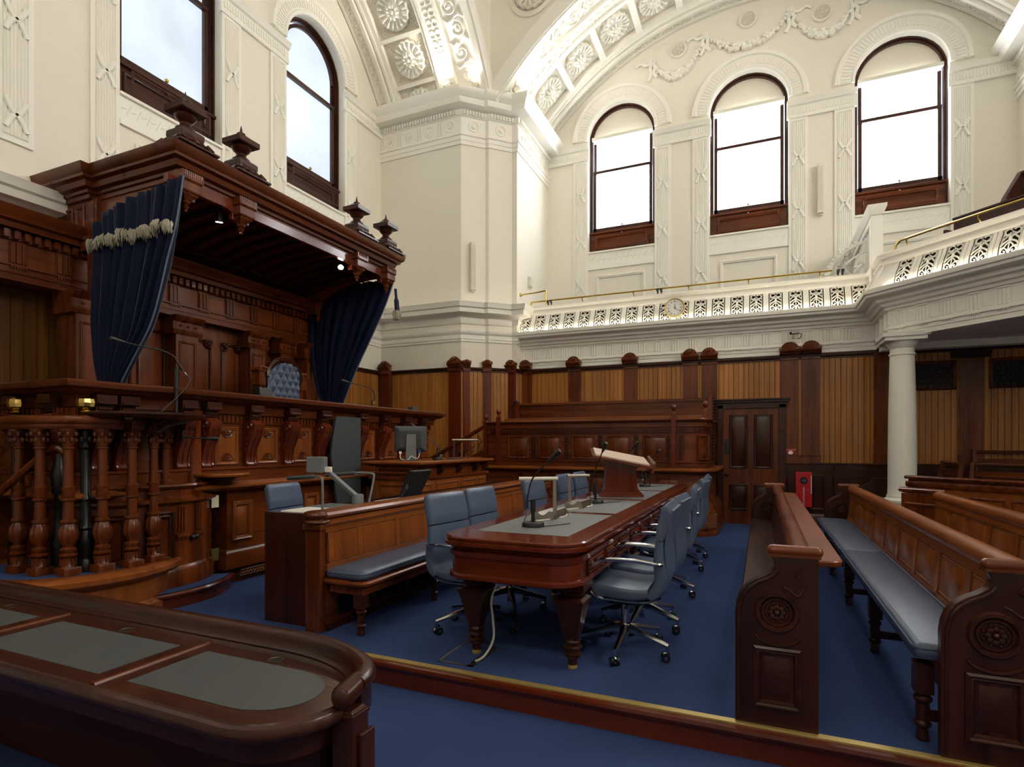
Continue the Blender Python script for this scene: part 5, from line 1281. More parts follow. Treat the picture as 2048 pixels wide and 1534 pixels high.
CH = [(-.845, 3.86, PI+.02, 'blue leather office chair nearest the camera on the aisle side of the table'),
      (-.85, 4.47, PI-.05, 'blue office chair second from the camera on the aisle side of the table'),
      (-.86, 5.52, PI+.04, 'blue office chair third from the camera on the aisle side of the table'),
      (-.885, 6.72, PI-.03, 'blue office chair fourth from the camera on the aisle side of the table'),
      (-.91, 7.48, PI+.03, 'blue office chair farthest from the camera on the aisle side of the table'),
      (-1.97, 3.84, -.14, 'blue leather office chair nearest the camera between table and bench'),
      (-1.97, 4.46, -.06, 'blue office chair second from the camera between table and bench'),
      (-2.0, 5.80, -.10, 'blue office chair behind the near strip lamp between table and bench'),
      (-2.0, 6.86, -.06, 'blue office chair seen behind the second strip lamp between table and bench'),
      (-1.99, 7.52, -.02, 'blue office chair farthest from the camera between table and bench')]
for x, y, r, l in CH:
    o = ch if first else copy_tree(ch); first = False
    o.location = (x, y, 0); o.rotation_euler = (0, 0, r); o['label'] = l
o = dup(ch, 'blue office chair behind the document camera counter, only its top showing', (-3.95, 4.22, 0), .12)
del o['group']

# ================================================================== BENCH AND COUNTER LEFT OF THE TABLE
be = thing('bench', 'long panelled mahogany bench with a blue leather cushion beside the table', 'bench', (-2.9, 5.7, 0))
BY0, BY1 = 3.36, 8.3
m = M().prism([(-3.07, .02), (-2.98, .02), (-2.98, .40), (-3.0, .45), (-3.03, .84), (-3.09, .84)], BY0, BY1, 'y'); obj('backrest', m, WMAT['mah_y'], be)
m = M(); pl = M(); sl = -.065
T = Matrix(((0, sl, 1, -2.945), (1, 0, 0, 0), (0, 1, 0, 0), (0, 0, 0, 1)))
y = BY0+.06; k = 0; wd = [.34]+[.52]*9
while y+wd[k]*.9 < BY1 and k < 9:
    m.at(T).pframe(y+.03, y+wd[k]-.03, .50, .735, .012, -.004); pl.at(T).box(y+.035, y+wd[k]-.035, .505, .73, -.02, .003); pl.box(y+.0, y+.004, .47, .77, -.02, .004)
    m.box(y-.035, y+.027, .47, .775, -.02, .008); y += wd[k]; k += 1
m.box(BY0, BY1, .735, .80, -.02, .009).box(BY0, BY1, .45, .50, -.02, .009)
obj('back_stile', m, WMAT['hon_y'], be, .003); obj('back_panel', pl, WMAT['hon_z'], be)
m = M().prism([(-3.12, .80), (-2.985, .775), (-2.965, .80), (-2.97, .83), (-2.985, .84), (-2.955, .85), (-2.945, .87), (-2.96, .89), (-3.0, .895), (-3.12, .895)], BY0-.02, BY1, 'y'); obj('top_rail', m, WMAT['hon_y'], be)
m = M().sweep(rrect(-2.99, -2.61, BY0-.03, BY1, .05, 4), [(-.06, .30), (-.03, .30), (-.03, .355), (0, .365), (.012, .375), (.012, .39), (0, .40), (-.02, .402)], closed=True, captop=True); obj('seat_board', m, WMAT['mah_y'], be)
m = M().sweep(rrect(-2.985, -2.635, BY0-.01, BY1-.03, .055, 5), [(-.03, .403), (0, .408), (.012, .43), (.0, .455), (-.025, .470), (-.052, .476)], closed=True, captop=True); obj('cushion', m, NAVY, be, ang=60)
m = M().sweep(rrect(-2.985, -2.635, BY0-.01, BY1-.03, .055, 5), [(.006, .446), (.012, .450), (.010, .456), (.002, .455)], closed=True); obj('piping', m, LEATHER, be)
def turned_leg(x, y, z1=.32, r=.038):
    return M().sq([(r*1.05, z1*.62), (r*1.05, z1)], x, y).lathe([(r*.62, 0), (r*.8, z1*.02), (r*.62, z1*.16), (r*1.0, z1*.2), (r*1.0, z1*.23), (r*.72, z1*.26), (r*.85, z1*.42), (r*.75, z1*.48), (r*1.1, z1*.52), (r*1.1, z1*.55), (r*.8, z1*.58), (r*1.0, z1*.62)], x, y, 0, 14)
for y in (3.40, 4.42, 5.44, 6.46, 7.48): obj('leg', turned_leg(-2.69, y), WMAT['drk_z'], be)
for y in (3.46, 3.95, 4.48, 4.98, 5.5, 6.0): 
    gb = M().box(-2.978, -2.972, y+.02, y+.44, .09, .24)
    for q in range(14): gb.box(-2.972, -2.962, y+.03+q*.0295, y+.037+q*.0295, .09, .24)
    obj('vent_grille', gb, GRILLE, be)
obj('plinth', M().box(-3.06, -2.965, BY0, BY1, 0, .05), WMAT['drk_y'], be)
m = M().box(-3.13, -2.985, BY0-.06, BY0, 0, .79).box(-3.14, -2.97, BY0-.075, BY0, .76, .80); m.lathe([(.09, .80), (.105, .815), (.10, .83), (.085, .84), (.10, .85), (.11, .87), (.10, .89), (.07, .897), (.001, .898)], -3.06, BY0+.0, 0, 20, cap=False); obj('end_post', m, WMAT['mah_z'], be, .005)
ct = thing('counter', 'plain dark counter behind the bench carrying the document camera', 'counter', (-3.35, 5, 0))
m = M().box(-3.62, -3.12, 3.38, 3.42, 0, .862); obj('end_panel', m, WMAT['drk_z'], ct)
m = M().box(-3.62, -3.12, 3.42, 7.9, .80, .83); obj('worktop', m, WMAT['drk_y'], ct); obj('back_panel', M().box(-3.14, -3.12, 3.42, 7.9, 0, .86), WMAT['drk_y'], ct)
obj('front_rail', M().box(-3.62, -3.60, 3.42, 7.9, .70, .845), WMAT['drk_y'], ct)
# document camera
dcx, dcy, dz = -3.30, 4.0, .831
dcam = thing('document_camera', 'grey document camera with a jointed arm and two side lights on the counter', 'document camera', (dcx, dcy, dz))
obj('base', M().box(-3.58, -3.16, 3.50, 4.08, dz, dz+.03), PAPER, dcam, .008); obj('base_rim', M().box(-3.59, -3.15, 3.80, 4.10, dz+.0, dz+.034), GREY, dcam, .008)
obj('arm_pivot', M().lathe([(.05, 0), (.05, .10), (.045, .11)], -3.24, 4.05, dz+.02, 18), GREY, dcam)
m = M().tube([(-3.24, 4.05, dz+.10), (-3.42, 3.86, dz+.345)], .024, 4); obj('arm', m, GREY, dcam)
hm = M(); hm.box(-.075, .075, -.05, .05, -.06, .075); 
for i, v in enumerate(hm.v): pass
R_ = Matrix.Translation((-3.47, 3.80, dz+.385)) @ Matrix.Rotation(.35, 4, 'Z'); hm.v = [tuple(R_ @ Vector(v)) for v in hm.v]; hd_ = obj('camera_head', hm, GREY, dcam, .008)
hm = M(fr(-3.372, 3.775, dz+.40, .35)).box(-.03, .03, -.012, -.006, .0, .002); k2 = M().box(.0, .05, -.025, .025, -.055, -.01); k2.v = [tuple(R_ @ Vector((v[0]+.075, v[1], v[2]))) for v in k2.v]; obj('side_knob', k2, LWHITE, hd_, .004)
for e, P in ((1, [(-3.16, 3.52, dz), (-3.16, 3.52, dz+.26), (-3.19, 3.53, dz+.305), (-3.26, 3.56, dz+.31), (-3.34, 3.60, dz+.305)]), (-1, [(-3.19, 4.12, dz), (-3.20, 4.22, dz+.26), (-3.22, 4.22, dz+.30), (-3.30, 4.20, dz+.31), (-3.38, 4.16, dz+.305)])):
    sl_ = obj('light_arm', M().tube(smooth_pts(P, 5), .010, 8), GREY, dcam)
    a, b = Vector(P[-1]), Vector(P[-1])+Vector((-.26, .02 if e > 0 else -.05, -.02))
    obj('light_head', M().tube([tuple(a+Vector((.03, 0, 0))), tuple(a), tuple(b)], [.02, .035, .035], 6, .6), DGREY, sl_)
tag(obj('paper_sheets', M().box(-3.5, -3.28, 4.62, 4.85, .831, .838).box(-3.46, -3.25, 4.74, 4.98, .8385, .843), PAPER), 'loose white papers on the counter behind the bench', 'papers')
tm = thing('tilted_monitor', 'black desk monitor tilted back on the counter, seen from behind', 'monitor', (-3.34, 5.15, .83))
obj('foot', M().prism([(-3.5, 5.0), (-3.22, 5.0), (-3.22, 5.3), (-3.5, 5.3)], .831, .85), BLACK, tm, .006)
m = M(); m.prism([(-3.47, .84), (-3.43, .82), (-3.30, 1.06), (-3.27, 1.12), (-3.33, 1.13), (-3.36, 1.11)], 4.98, 5.34, 'y'); obj('back_shell', m, BLACK, tm, .012)
m = M().tube([(-3.355+.02*math.cos(a)*.6, 4.978, .96+.02*math.sin(a)) for a in [2*PI*k/10 for k in range(11)]], .003, 4); obj('ring_mark', m, GREY, tm)

# ---- clerk's desk with its monitor
cl = thing('clerk_desk', 'panelled mahogany clerk desk with bracketed top in front of the dais', 'desk', (-4.2, 6.9, 0))
DX0, DX1, DY0, DY1 = -4.56, -3.86, 5.98, 7.86
m = M().box(DX0, DX1, DY0, DY1, 0, .98); obj('carcass', m, WMAT['hon_z'], cl, .004)
DP = [(DX0, DY0), (DX1, DY0), (DX1, DY1), (DX0, DY1)]
m = M().sweep(DP, [(-.02, .95), (.02, .95), (.03, .97), (.03, .99), (-.02, 1.0)], closed=True).sweep(DP, [(-.05, 1.0), (-.03, 1.0), (-.03, 1.12), (-.05, 1.13)], closed=True); obj('frieze', m, WMAT['mah_y'], cl)
m = M().sweep(DP, [(-.1, 1.12), (.02, 1.12), (.04, 1.135), (.07, 1.14), (.085, 1.155), (.085, 1.175), (.07, 1.185)], closed=True, captop=True); obj('desk_top', m, WMAT['hon_y'], cl)
T = fr(DX1, 0, 0, PI/2)
for a, b in ((6.04, 6.28), (6.40, 6.98), (7.06, 7.52), (7.60, 7.80)):
    m = M(T).pframe(a, b, .66, .90, .03, .02)  .frust(a+.025, b-.025, .685, .875, 0, .025, .06); obj('pyramid_panel', m, WMAT['hon_y'], cl)
m = M(); m.at(fr(0, DY0, 0, 0)).pframe(-4.48, -3.95, .66, .90, .03, .02).frust(-4.43, -4.0, .71, .85, 0, .025, .05).pframe(-4.48, -3.95, 1.03, 1.10, .015, .01)
obj('pyramid_panel', m, WMAT['hon_y'], cl)
for y in (6.05, 6.5, 7.0, 7.5, 7.8):
    m = M(fr(DX1-.03, y, 0, PI/2)).prism([(1.0, 0), (1.0, .02), (1.04, .05), (1.08, .06), (1.12, .09), (1.12, 0)], -.04, .04, 'x')
    for q in range(3): m.tube([(-.025+.025*q, 1.03, .05), (-.025+.025*q, 1.07, .065), (-.025+.025*q, 1.1, .075)], [.006, .012, .008], 5)
    obj('bracket', m, WMAT['drk_z'], cl)
mo = thing('monitor', 'grey flat monitor seen from behind on the clerk desk', 'monitor', (-4.22, 6.25, 1.185))
T = fr(-4.16, 6.26, 1.185, .62)
m = M(T).loft([[(x*(.21 if k < 1 else .20 if k < 2 else .13), .28+y*(.17 if k < 1 else .16 if k < 2 else .11), z) for x, y in ((-1, -1), (1, -1), (1, 1), (-1, 1))] for k, z in enumerate((-.015, .012, .05))]); obj('screen_shell', m, DGREY, mo, .008)
obj('stand_neck', M(T).prism([(-.07, .0), (.07, 0), (.06, .34), (-.06, .34)], .05, .075, 'z'), GREY, mo, .006); obj('stand_foot', M(T).prism([(-.13, -.05), (.13, -.05), (.11, .12), (-.11, .12)], 0, .012, 'y'), DGREY, mo)
obj('plug', M(T).box(-.15, -.12, .09, .12, .05, .07), SIGNW, mo); obj('blue_plug', M(T).box(.09, .13, .10, .14, .05, .08), plain('blue_plastic', (20, 60, 140), .5), mo)
obj('cable', M(T).tube(smooth_pts([(-.135, .1, .07), (-.13, .03, .10), (-.05, .01, .10), (0, .06, .085)], 5).copy() + smooth_pts([(0, .06, .085), (.08, .03, .09), (.11, .1, .08)], 5), .005, 6), LWHITE, mo)
gooseneck('gooseneck microphone on a round base beside the monitor on the clerk desk', (-3.98, 6.62, 1.186), .16, [(-3.96, 6.66, 1.28), (-3.98, 6.64, 1.36), (-4.06, 6.56, 1.46), (-4.14, 6.50, 1.54), (-4.2, 6.46, 1.60)], .009, .065,
          cable=[(-3.96, 6.66, 1.26), (-3.93, 6.7, 1.24), (-3.94, 6.7, 1.20)])
t = thing('strip_lamp', 'steel strip lamp with a horizontal tube at the far side of the clerk desk', 'desk lamp', (-4.05, 7.2, 1.186))
obj('post', M().box(-4.06, -4.04, 7.19, 7.21, 1.186, 1.46), STEEL, t); obj('tube_shade', M().tube([(-4.07, 7.18, 1.46), (-3.80, 7.45, 1.46)], .014, 10), STEEL, t); obj('base', M().box(-4.12, -3.98, 7.1, 7.3, 1.185, 1.2), DGREY, t, .004)
t = thing('document_tray', 'flat pale wooden tray lying at the far end of the clerk desk', 'tray', (-4.1, 7.6, 1.186)); obj('board', M().box(-4.3, -3.9, 7.4, 7.75, 1.186, 1.20), WMAT['hon_x'], t)

# ================================================================== PANELLED SEATING BOX AT THE BACK
jb = thing('jury_box', 'tiered mahogany seating box with square panels below the back panelling', 'seating box', (-2.5, 9.6, 0))
JP = [(-4.45, 9.1), (-1.05, 9.1)]+arc(-1.05, 9.42, .32, -PI/2, 0, 10)[1:]+[(-.73, 10.78)]
m = M().sweep(JP, [(-.1, 0), (.13, 0), (.13, .05), (.10, .07), (.10, .36), (.08, .41), (.03, .46), (.0, .50), (0, .94), (-.1, .94)], caps=True); obj('lower_wall', m, WMAT['mah_x'], jb)
m = M().sweep(JP, [(-.1, .94), (.02, .94), (.05, .955), (.10, .965), (.125, .985), (.125, 1.01), (.10, 1.025), (-.1, 1.03)], caps=True); obj('ledge', m, WMAT['hon_x'], jb)
m = M().sweep(JP, [(-.15, 1.03), (-.02, 1.03), (-.02, 1.10), (.0, 1.11), (0, 1.125), (-.04, 1.13), (-.04, 1.57), (-.02, 1.575), (-.02, 1.66), (0, 1.67), (0, 1.68), (-.03, 1.685), (-.03, 1.745), (.0, 1.75), (.025, 1.765), (.03, 1.785), (.015, 1.80), (-.15, 1.805)], caps=True); obj('upper_wall', m, WMAT['mah_x'], jb)
m = M(); T = fr(0, 9.12, 0, 0); k = -4.4
m.at(T)
while k < -1.06: m.box(k, k+.013, 1.585, 1.65, 0, .012); k += .024
for i in range(14):
    a = -PI/2+PI/2*(i+.5)/14; m.at(fr(-1.05+.30*math.cos(a), 9.42+.30*math.sin(a), 0, a+PI/2)).box(-.007, .007, 1.585, 1.65, 0, .012)
obj('reeded_band', m, WMAT['drk_z'], jb)
PW = [(-4.04, -3.70), (-3.46, -3.11), (-2.87, -2.53), (-2.28, -1.94), (-1.70, -1.36)]
T = fr(0, 9.14, 0, 0)
for x0, x1 in PW:
    m = M(T).pframe(x0-.02, x1+.02, 1.155, 1.535, .03, .022); m.frust(x0+.01, x1-.01, 1.185, 1.505, 0, .008, .012); obj('square_panel', m, WMAT['mah_z'], jb)
m = M(T).pframe(-1.12, -1.09, 1.155, 1.535, .008, .02); m.at(fr(-.82, 9.22, 0, PI/4)).pframe(-.10, .10, 1.155, 1.535, .03, .03); obj('square_panel', m, WMAT['mah_z'], jb)
for x in (-3.58, -2.99, -2.41, -1.83, -1.33, -1.15):
    w = .035 if x < -1.5 else .02; m = M(T).box(x-w, x+w, 1.15, 1.54, 0, .008)
    for k in range(8):
        for e in (-1, 1): m.ball((x+e*w*.4, 1.175+.047*k, .014), .019, w/.035*.8, 1.1, .7, 6, 4)
        m.ball((x, 1.195+.047*k, .018), .012, seg=6, rg=4)
    obj('carved_strip', m, WMAT['drk_z'], jb)
T = fr(0, 9.10, 0, 0)
for x0, x1 in ((-3.95, -3.5), (-3.3, -2.85), (-2.65, -2.2), (-2.0, -1.6), (-1.5, -1.12)):
    obj('lower_panel', M(T).pframe(x0, x1, .52, .90, .04, .022).frust(x0+.06, x1-.06, .58, .84, 0, .014, .03), WMAT['mah_z'], jb)
gm2 = M(fr(-.98, 9.01, 0, PI*.12)); gg = obj('corner_grille', M().sweep(arc(-1.05, 9.42, .424, -PI/2-.1, -.2, 10), [(0, .12), (.004, .12), (.004, .34), (0, .34)]), GRILLE, jb)
m = M()
for i in range(24):
    for j in range(6):
        a = -PI/2-.1+1.45*(i+.5*(j % 2))/24; m.at(fr(-1.05+.43*math.cos(a), 9.42+.43*math.sin(a), .14+.036*j, a+PI/2)).torus((0, 0, 0), .017, .0045, 8, 4)
obj('grille_rings', m, WMAT['hon_x'], gg)
def post(x, y, z0, z1, name='post', fin=True):
    m = M().box(x-.035, x+.035, y-.04, y+.03, z0, z1).frust(x-.035, x+.035, y-.04, y+.03, z1, z1+.03, .012)
    for k in range(int((z1-z0)/.05)): m.ball((x-.037, y-.01, z0+.03+.05*k), .016, .6, 1, 1, 6, 4).ball((x+.037, y-.01, z0+.03+.05*k), .016, .6, 1, 1, 6, 4)
    if fin: m.lathe([(.02, z1+.02), (.03, z1+.035), (.018, z1+.05), (.03, z1+.065), (.045, z1+.09), (.045, z1+.12), (.03, z1+.145), (.008, z1+.155), (.001, z1+.165)], x, y, 0, 14)
    return obj(name, m, WMAT['red_z'], jb, .003)
post(-4.22, 9.09, 1.03, 1.86); post(-1.24, 9.09, 1.03, 1.86); post(-.80, 9.40, 1.03, 1.92)
m = M().box(-4.40, -.83, 10.47, 10.52, 1.85, 2.17); m.prism([(10.44, 2.15), (10.44, 2.19), (10.46, 2.205), (10.55, 2.205), (10.55, 2.15)], -4.42, -.82, 'x'); obj('rear_backrest', m, WMAT['mah_x'], jb, .004)
m = M().box(-4.38, -.85, 9.75, 10.1, 1.83, 1.865).box(-4.38, -.85, 9.72, 9.76, 1.80, 1.87); obj('middle_desk', m, WMAT['hon_x'], jb, .006)
m = M().box(-4.36, -.84, 9.2, 10.8, .9, .95).box(-4.42, -.84, 10.0, 10.8, 1.3, 1.34); obj('tier_floor', m, CARPET, jb)
post(-4.42, 10.42, 1.3, 2.22, fin=False); e_ = post(-.81, 10.42, 1.3, 2.30, fin=False)
m = M()
for k in range(22): m.ball((-.765, 10.40-.0*k, 1.15+.05*k), .024, 1, .8, 1, 6, 4)
for k in range(22): m.ball((-.70, 9.75, 1.1+.05*k) if k < 14 else (-.70, 9.9, 1.1+.05*(k-8)), .022, 1, .8, 1, 6, 4)
obj('carved_edge', m, WMAT['drk_z'], jb)
gooseneck('slim microphone standing at the left end of the tiered seating box', (-4.42, 10.0, 1.87), .02, [(-4.42, 10.0, 1.88), (-4.40, 10.02, 2.0), (-4.36, 10.03, 2.10), (-4.34, 10.03, 2.14)], .006, 0)
stc = thing('staircase', 'short wooden stair with black iron balusters rising to the seating box', 'staircase', (-5.0, 9.5, 0))
m = M()
for k in range(7): m.box(-5.75+.19*k, -4.47, 9.25, 10.2, .14*k, .14*(k+1))
obj('treads', m, CARPET, stc)
H0, H1 = (-5.75, 1.07), (-4.49, 1.74)
m = M().prism([(H0[0], H0[1]-.03), (H1[0], H1[1]-.03), (H1[0], H1[1]+.03), (H0[0], H0[1]+.03)], 9.13, 9.22, 'y'); obj('handrail', m, WMAT['red_x'], stc, .01)
m = M().prism([(H0[0], H0[1]-.55), (H1[0], H1[1]-.55), (H1[0], H1[1]-.40), (H0[0], H0[1]-.40)], 9.14, 9.20, 'y'); obj('stringer', m, WMAT['mah_x'], stc)
m = M()
for k in range(9):
    x = -5.65+.14*k; z = lerp(H0[1], H1[1], (x-H0[0])/(H1[0]-H0[0]))
    m.tube([(x, 9.17, z-.40), (x, 9.17, z-.03)], .008, 6).tube(smooth_pts([(x, 9.17, z-.1), (x+.05, 9.17, z-.14), (x+.07, 9.17, z-.2), (x+.02, 9.17, z-.26), (x+.06, 9.17, z-.33)], 4), .008, 5)
obj('iron_balusters', m, IRON, stc)
obj('newel', M().box(-4.53, -4.46, 9.12, 9.2, 1.03, 1.79).lathe([(.02, 1.79), (.03, 1.80), (.018, 1.82), (.045, 1.86), (.045, 1.89), (.02, 1.93), (.001, 1.94)], -4.495, 9.16, 0, 12), WMAT['red_z'], stc)

# ================================================================== PEWS
def pew_end(T, name, parent, flip=False, face=1):
    """scrolled end panel, local x from seat front (0) to back (.375), y up; decorated on +z"""
    O = [(0, 0), (0, .56), (.006, .61), (.022, .655), (.05, .695), (.09, .725), (.135, .747), (.165, .77), (.18, .795), (.178, .82), (.17, .835), (.17, .845), (.375, .845), (.375, 0)]
    m = M(T).prism(O, -.06, 0, 'z'); e = obj(name, m, WMAT['drk_z'], parent, .005)
    m = M(T).prism([(.155, .845), (.155, .855), (.165, .86), (.385, .86), (.385, .845)], -.068, .008, 'z')
    m.tube([(.172, .873, -.03), (.37, .873, -.03)], .028, 12, 1.2, True).ball((.172, .873, -.03), .028, 1, 1, 1.2, 10, 6).ball((.37, .873, -.03), .028, 1, 1, 1.2, 10, 6); obj('cap_roll', m, WMAT['mah_x'], e)
    m = M(T)
    edge = [(x+.018, y-.012, .002) for x, y in O[1:9]]; edge = [(.018, .02, .002)]+edge; m.tube(edge, .008, 6)
    c = (.192, .572)
    m.torus((c[0], c[1], .0), .088, .016, 28, 6).torus((c[0], c[1], .0), .064, .009, 24, 6)
    for k in range(8):
        a = PI/4*k; m.ball((c[0]+.028*math.cos(a), c[1]+.028*math.sin(a), .004), .017, 1, 1, .7, 7, 4).ball((c[0]+.046*math.cos(a+.39), c[1]+.046*math.sin(a+.39), .002), .009, seg=6, rg=4)
    m.ball((c[0], c[1], .01), .015, seg=8, rg=5)
    m.tube(smooth_pts([(.095, .455, .003), (.12, .428, .006), (.192, .410, .007), (.265, .428, .006), (.292, .455, .003)], 4), .008, 6)
    m.tube([(.30, .80, .002), (.27, .765, .006), (.295, .745, .004)], .006, 5).tube(smooth_pts([(.22, .70, .001), (.25, .685, .005), (.285, .66, .006), (.31, .70, .004), (.29, .72, .002)], 4), .006, 5)
    m.pframe(.085, .30, .10, .40, .035, .02).frust(.135, .25, .15, .35, 0, .018, .055)
    obj('carving', m, WMAT['drk_x'], e); return e
def pew(name, label, X0, Y0_, Y1_, near=True, far=True, cushion=True, ledge=False, style='panel', z=0, legs=True, group='pews facing the table'):
    t = thing(name, label, 'pew', (X0+.2, (Y0_+Y1_)/2, z), 0, group)
    if near: pew_end(fr(X0, Y0_, z, 0), 'end_panel', t)
    if far: pew_end(fr(X0, Y1_+.06, z, 0), 'far_end_panel', t)
    y0, y1 = Y0_+(.06 if near else 0), Y1_
    sz = .40 if cushion else .45
    m = M().prism([(X0+.01, sz-.045), (X0+.0, sz-.02), (X0+.01, sz), (X0+.30, sz-.02), (X0+.30, sz-.05)], y0, y1, 'y'); m.prism([(X0+.02, sz-.13), (X0+.02, sz-.04), (X0+.05, sz-.04), (X0+.05, sz-.13)], y0, y1, 'y'); m.v = [(a, b, c+z) for a, b, c in m.v]
    obj('seat', m, WMAT['mah_y'] if cushion else WMAT['drk_y'], t)
    m = M().prism([(X0+.24, .32), (X0+.285, .84), (X0+.325, .84), (X0+.29, .32)], y0, y1, 'y'); m.v = [(a, b, c+z) for a, b, c in m.v]; obj('backrest', m, WMAT['hon_y'] if style == 'panel' else WMAT['drk_y'], t)
    sl = .045/.52; TT = Matrix(((0, sl, -1, X0+.24-.32*sl), (1, 0, 0, 0), (0, 1, 0, z), (0, 0, 0, 1)))
    m = M(TT)
    if style == 'panel':
        n = max(1, round((y1-y0)/.56)); w = (y1-y0)/n
        for i in range(n):
            m.box(y0+i*w-.04, y0+i*w+.04, .42, .80, 0, .010); m.pframe(y0+i*w+.05, y0+(i+1)*w-.05, .50, .73, .012, .008)
        m.box(y0, y1, .74, .82, 0, .012).box(y0, y1, .40, .49, 0, .010); obj('back_stiles', m, WMAT['hon_y'], t, .003)
        pp = M(TT)
        for i in range(n): pp.frust(y0+i*w+.06, y0+(i+1)*w-.06, .51, .72, 0, .005, .01)
        obj('back_panels', pp, WMAT['hon_z'], t)
    else:
        boards(m, y0, y1, .44, .82, .075); obj('back_boards', m, WMAT['drk_z'], t, ang=20)
    m = M().prism([(X0+.262, .80), (X0+.25, .83), (X0+.255, .86), (X0+.28, .885), (X0+.32, .89), (X0+.345, .875), (X0+.35, .84), (X0+.33, .82)], y0, y1, 'y'); m.v = [(a, b, c+z) for a, b, c in m.v]
    obj('top_rail', m, WMAT['hon_y'] if style == 'panel' else WMAT['mah_y'], t, ang=60)
    if cushion:
        ym = lerp(y0, y1, .52)
        for i, (a, b) in enumerate(((y0+.02, ym), (ym+.006, y1-.02))):
            m = M().sweep(rrect(X0-.085, X0+.235, a, b, .035, 4), [(-.03, sz+.004), (-.004, sz+.006), (.006, sz+.03), (.0, sz+.055), (-.018, sz+.07), (-.032, sz+.075)], closed=True, captop=True); m.v = [(p, q, r+z) for p, q, r in m.v]; c = obj('cushion', m, NAVY, t, ang=60)
            m = M().sweep(rrect(X0-.085, X0+.235, a, b, .035, 4), [(.0, sz+.05), (.008, sz+.055), (.006, sz+.062), (-.004, sz+.06)], closed=True); m.v = [(p, q, r+z) for p, q, r in m.v]; obj('piping', m, LEATHER, c)
    if legs:
        n = max(2, round((y1-y0)/1.25)); 
        for i in range(n):
            y = y0+.10+i*1.24; m = turned_leg(X0-.035, y, .37 if cushion else .40, .036); m.box(X0-.03, X0+.22, y-.02, y+.02, .10, .14); m.v = [(a, b, c+z) for a, b, c in m.v]
            obj('leg', m, WMAT['drk_z'], t)
    if ledge:
        O = arc(X0+.42, Y0_+.33, .09, -PI/2, 0, 6)+[(X0+.51, y1-.1), (X0+.34, y1-.02), (X0+.34, Y0_+.24)]
        m = M().sweep(O, [(-.03, .765), (-.005, .765), (.0, .775), (0, .79), (-.006, .797)], closed=True, captop=True); m.v = [(a, b, c+z) for a, b, c in m.v]; obj('book_ledge', m, LEDGE, t)
        m = M()
        for i in range(6): m.prism([(X0+.33, .60), (X0+.46, .76), (X0+.33, .765)], y0+.5+i*.85, y0+.53+i*.85, 'y')
        obj('ledge_bracket', m, WMAT['drk_z'], t)
    return t
pew('pew', 'dark bare pew nearest the table with a worn ledge along its back', -.122, 3.10, 7.95, cushion=False, ledge=True, style='boards', legs=False)
pew('pew', 'pew with a long blue grey cushion behind the dark bare pew', .735, 3.10, 8.20)
p3 = pew('pew', 'panelled pew behind the long cushioned pew at the right edge, with a slanting far end', 1.45, 2.6, 7.5, near=False, far=False, group='pews facing the table')
T = fr(1.475, 7.825, 0, -PI/4)
m = M(T).box(0, .46, 0, .84, -.05, 0); e = obj('far_end_panel', m, WMAT['mah_z'], p3, .004)
obj('end_frame', M(T).pframe(.05, .40, .15, .74, .04, .02).prism([(.84, -.07), (.86, .015), (.89, .02), (.905, 0), (.905, -.05), (.89, -.07)], -.02, .48, 'x'), WMAT['mah_x'], e)
dp_ = thing('slanted_pew', 'panelled pew set at an angle in front of the white column', 'pew', (2.3, 8.2, 0), 0, 'angled pews under the gallery')
T = fr(1.72, 8.72, 0, -PI/4)
m = M(T).box(0, 2.6, 0, .90, -.05, 0); obj('backrest', m, WMAT['hon_x'], dp_)
m = M(T).prism([(.86, .02), (.90, .03), (.93, .02), (.93, -.07), (.86, -.07)], -.02, 2.6, 'x').prism([(.96, .03), (.985, .04), (1.0, .02), (1.0, -.08), (.96, -.08)], -.03, 2.6, 'x').box(0, 2.6, .93, .96, -.06, .0); obj('top_rail', m, WMAT['mah_x'], dp_, .003)
m = M(T)
for k in range(5): m.pframe(.08+.52*k, .54+.52*k, .40, .78, .03, .015)
m.box(0, .05, 0, .93, -.05, .015); obj('back_stiles', m, WMAT['mah_z'], dp_)
m = M(T).box(.03, 2.6, .38, .43, .0, .36); obj('seat', m, WMAT['mah_x'], dp_)
def open_bench(label, x, y, a, L, z, zr):
    t = thing('open_bench', label, 'bench', (x, y, 0), a, 'open backed benches under the gallery')
    m = M().box(0, L, -.40, -.02, z-.06, z-.02); obj('seat', m, WMAT['drk_x'], t, .006, local=True); obj('seat_cushion', M().box(.03, L-.03, -.40, -.05, z-.02, z+.03), NAVY, t, .015, local=True)
    m = M().tube([(.0, .06, zr), (L, .06, zr)], .025, 10).box(.02, L-.02, .03, .055, zr-.17, zr-.10); obj('back_rails', m, WMAT['mah_x'], t, local=True)
    for q in (.0, L-.05): obj('end_frame', M().prism([(-.05, z-.06), (.03, zr+.03), (.09, zr+.03), (.02, z-.06)], q, q+.05, 'x').prism([(-.38, 0), (-.32, 0), (-.32, z-.06), (-.38, z-.06)], q, q+.05, 'x').prism([(-.02, 0), (.04, 0), (.04, z-.06), (-.02, z-.06)], q, q+.05, 'x'), WMAT['mah_z'], t, .004, local=True)
open_bench('open backed bench set at an angle behind the white column', 2.66, 9.86, -.62, 2.4, .80, 1.12)
open_bench('short open bench end beside the column next to the back panelling', 2.46, 10.54, -PI/2+.15, .62, .80, 1.12)
open_bench('higher open backed bench against the dark panelling under the gallery', 2.93, 10.70, 0.0, 2.4, .95, 1.28)
t = thing('corner_bench', 'low corner bench with a dark blue cushion around the foot of the white column', 'bench', (1.5, 9.8, 0))
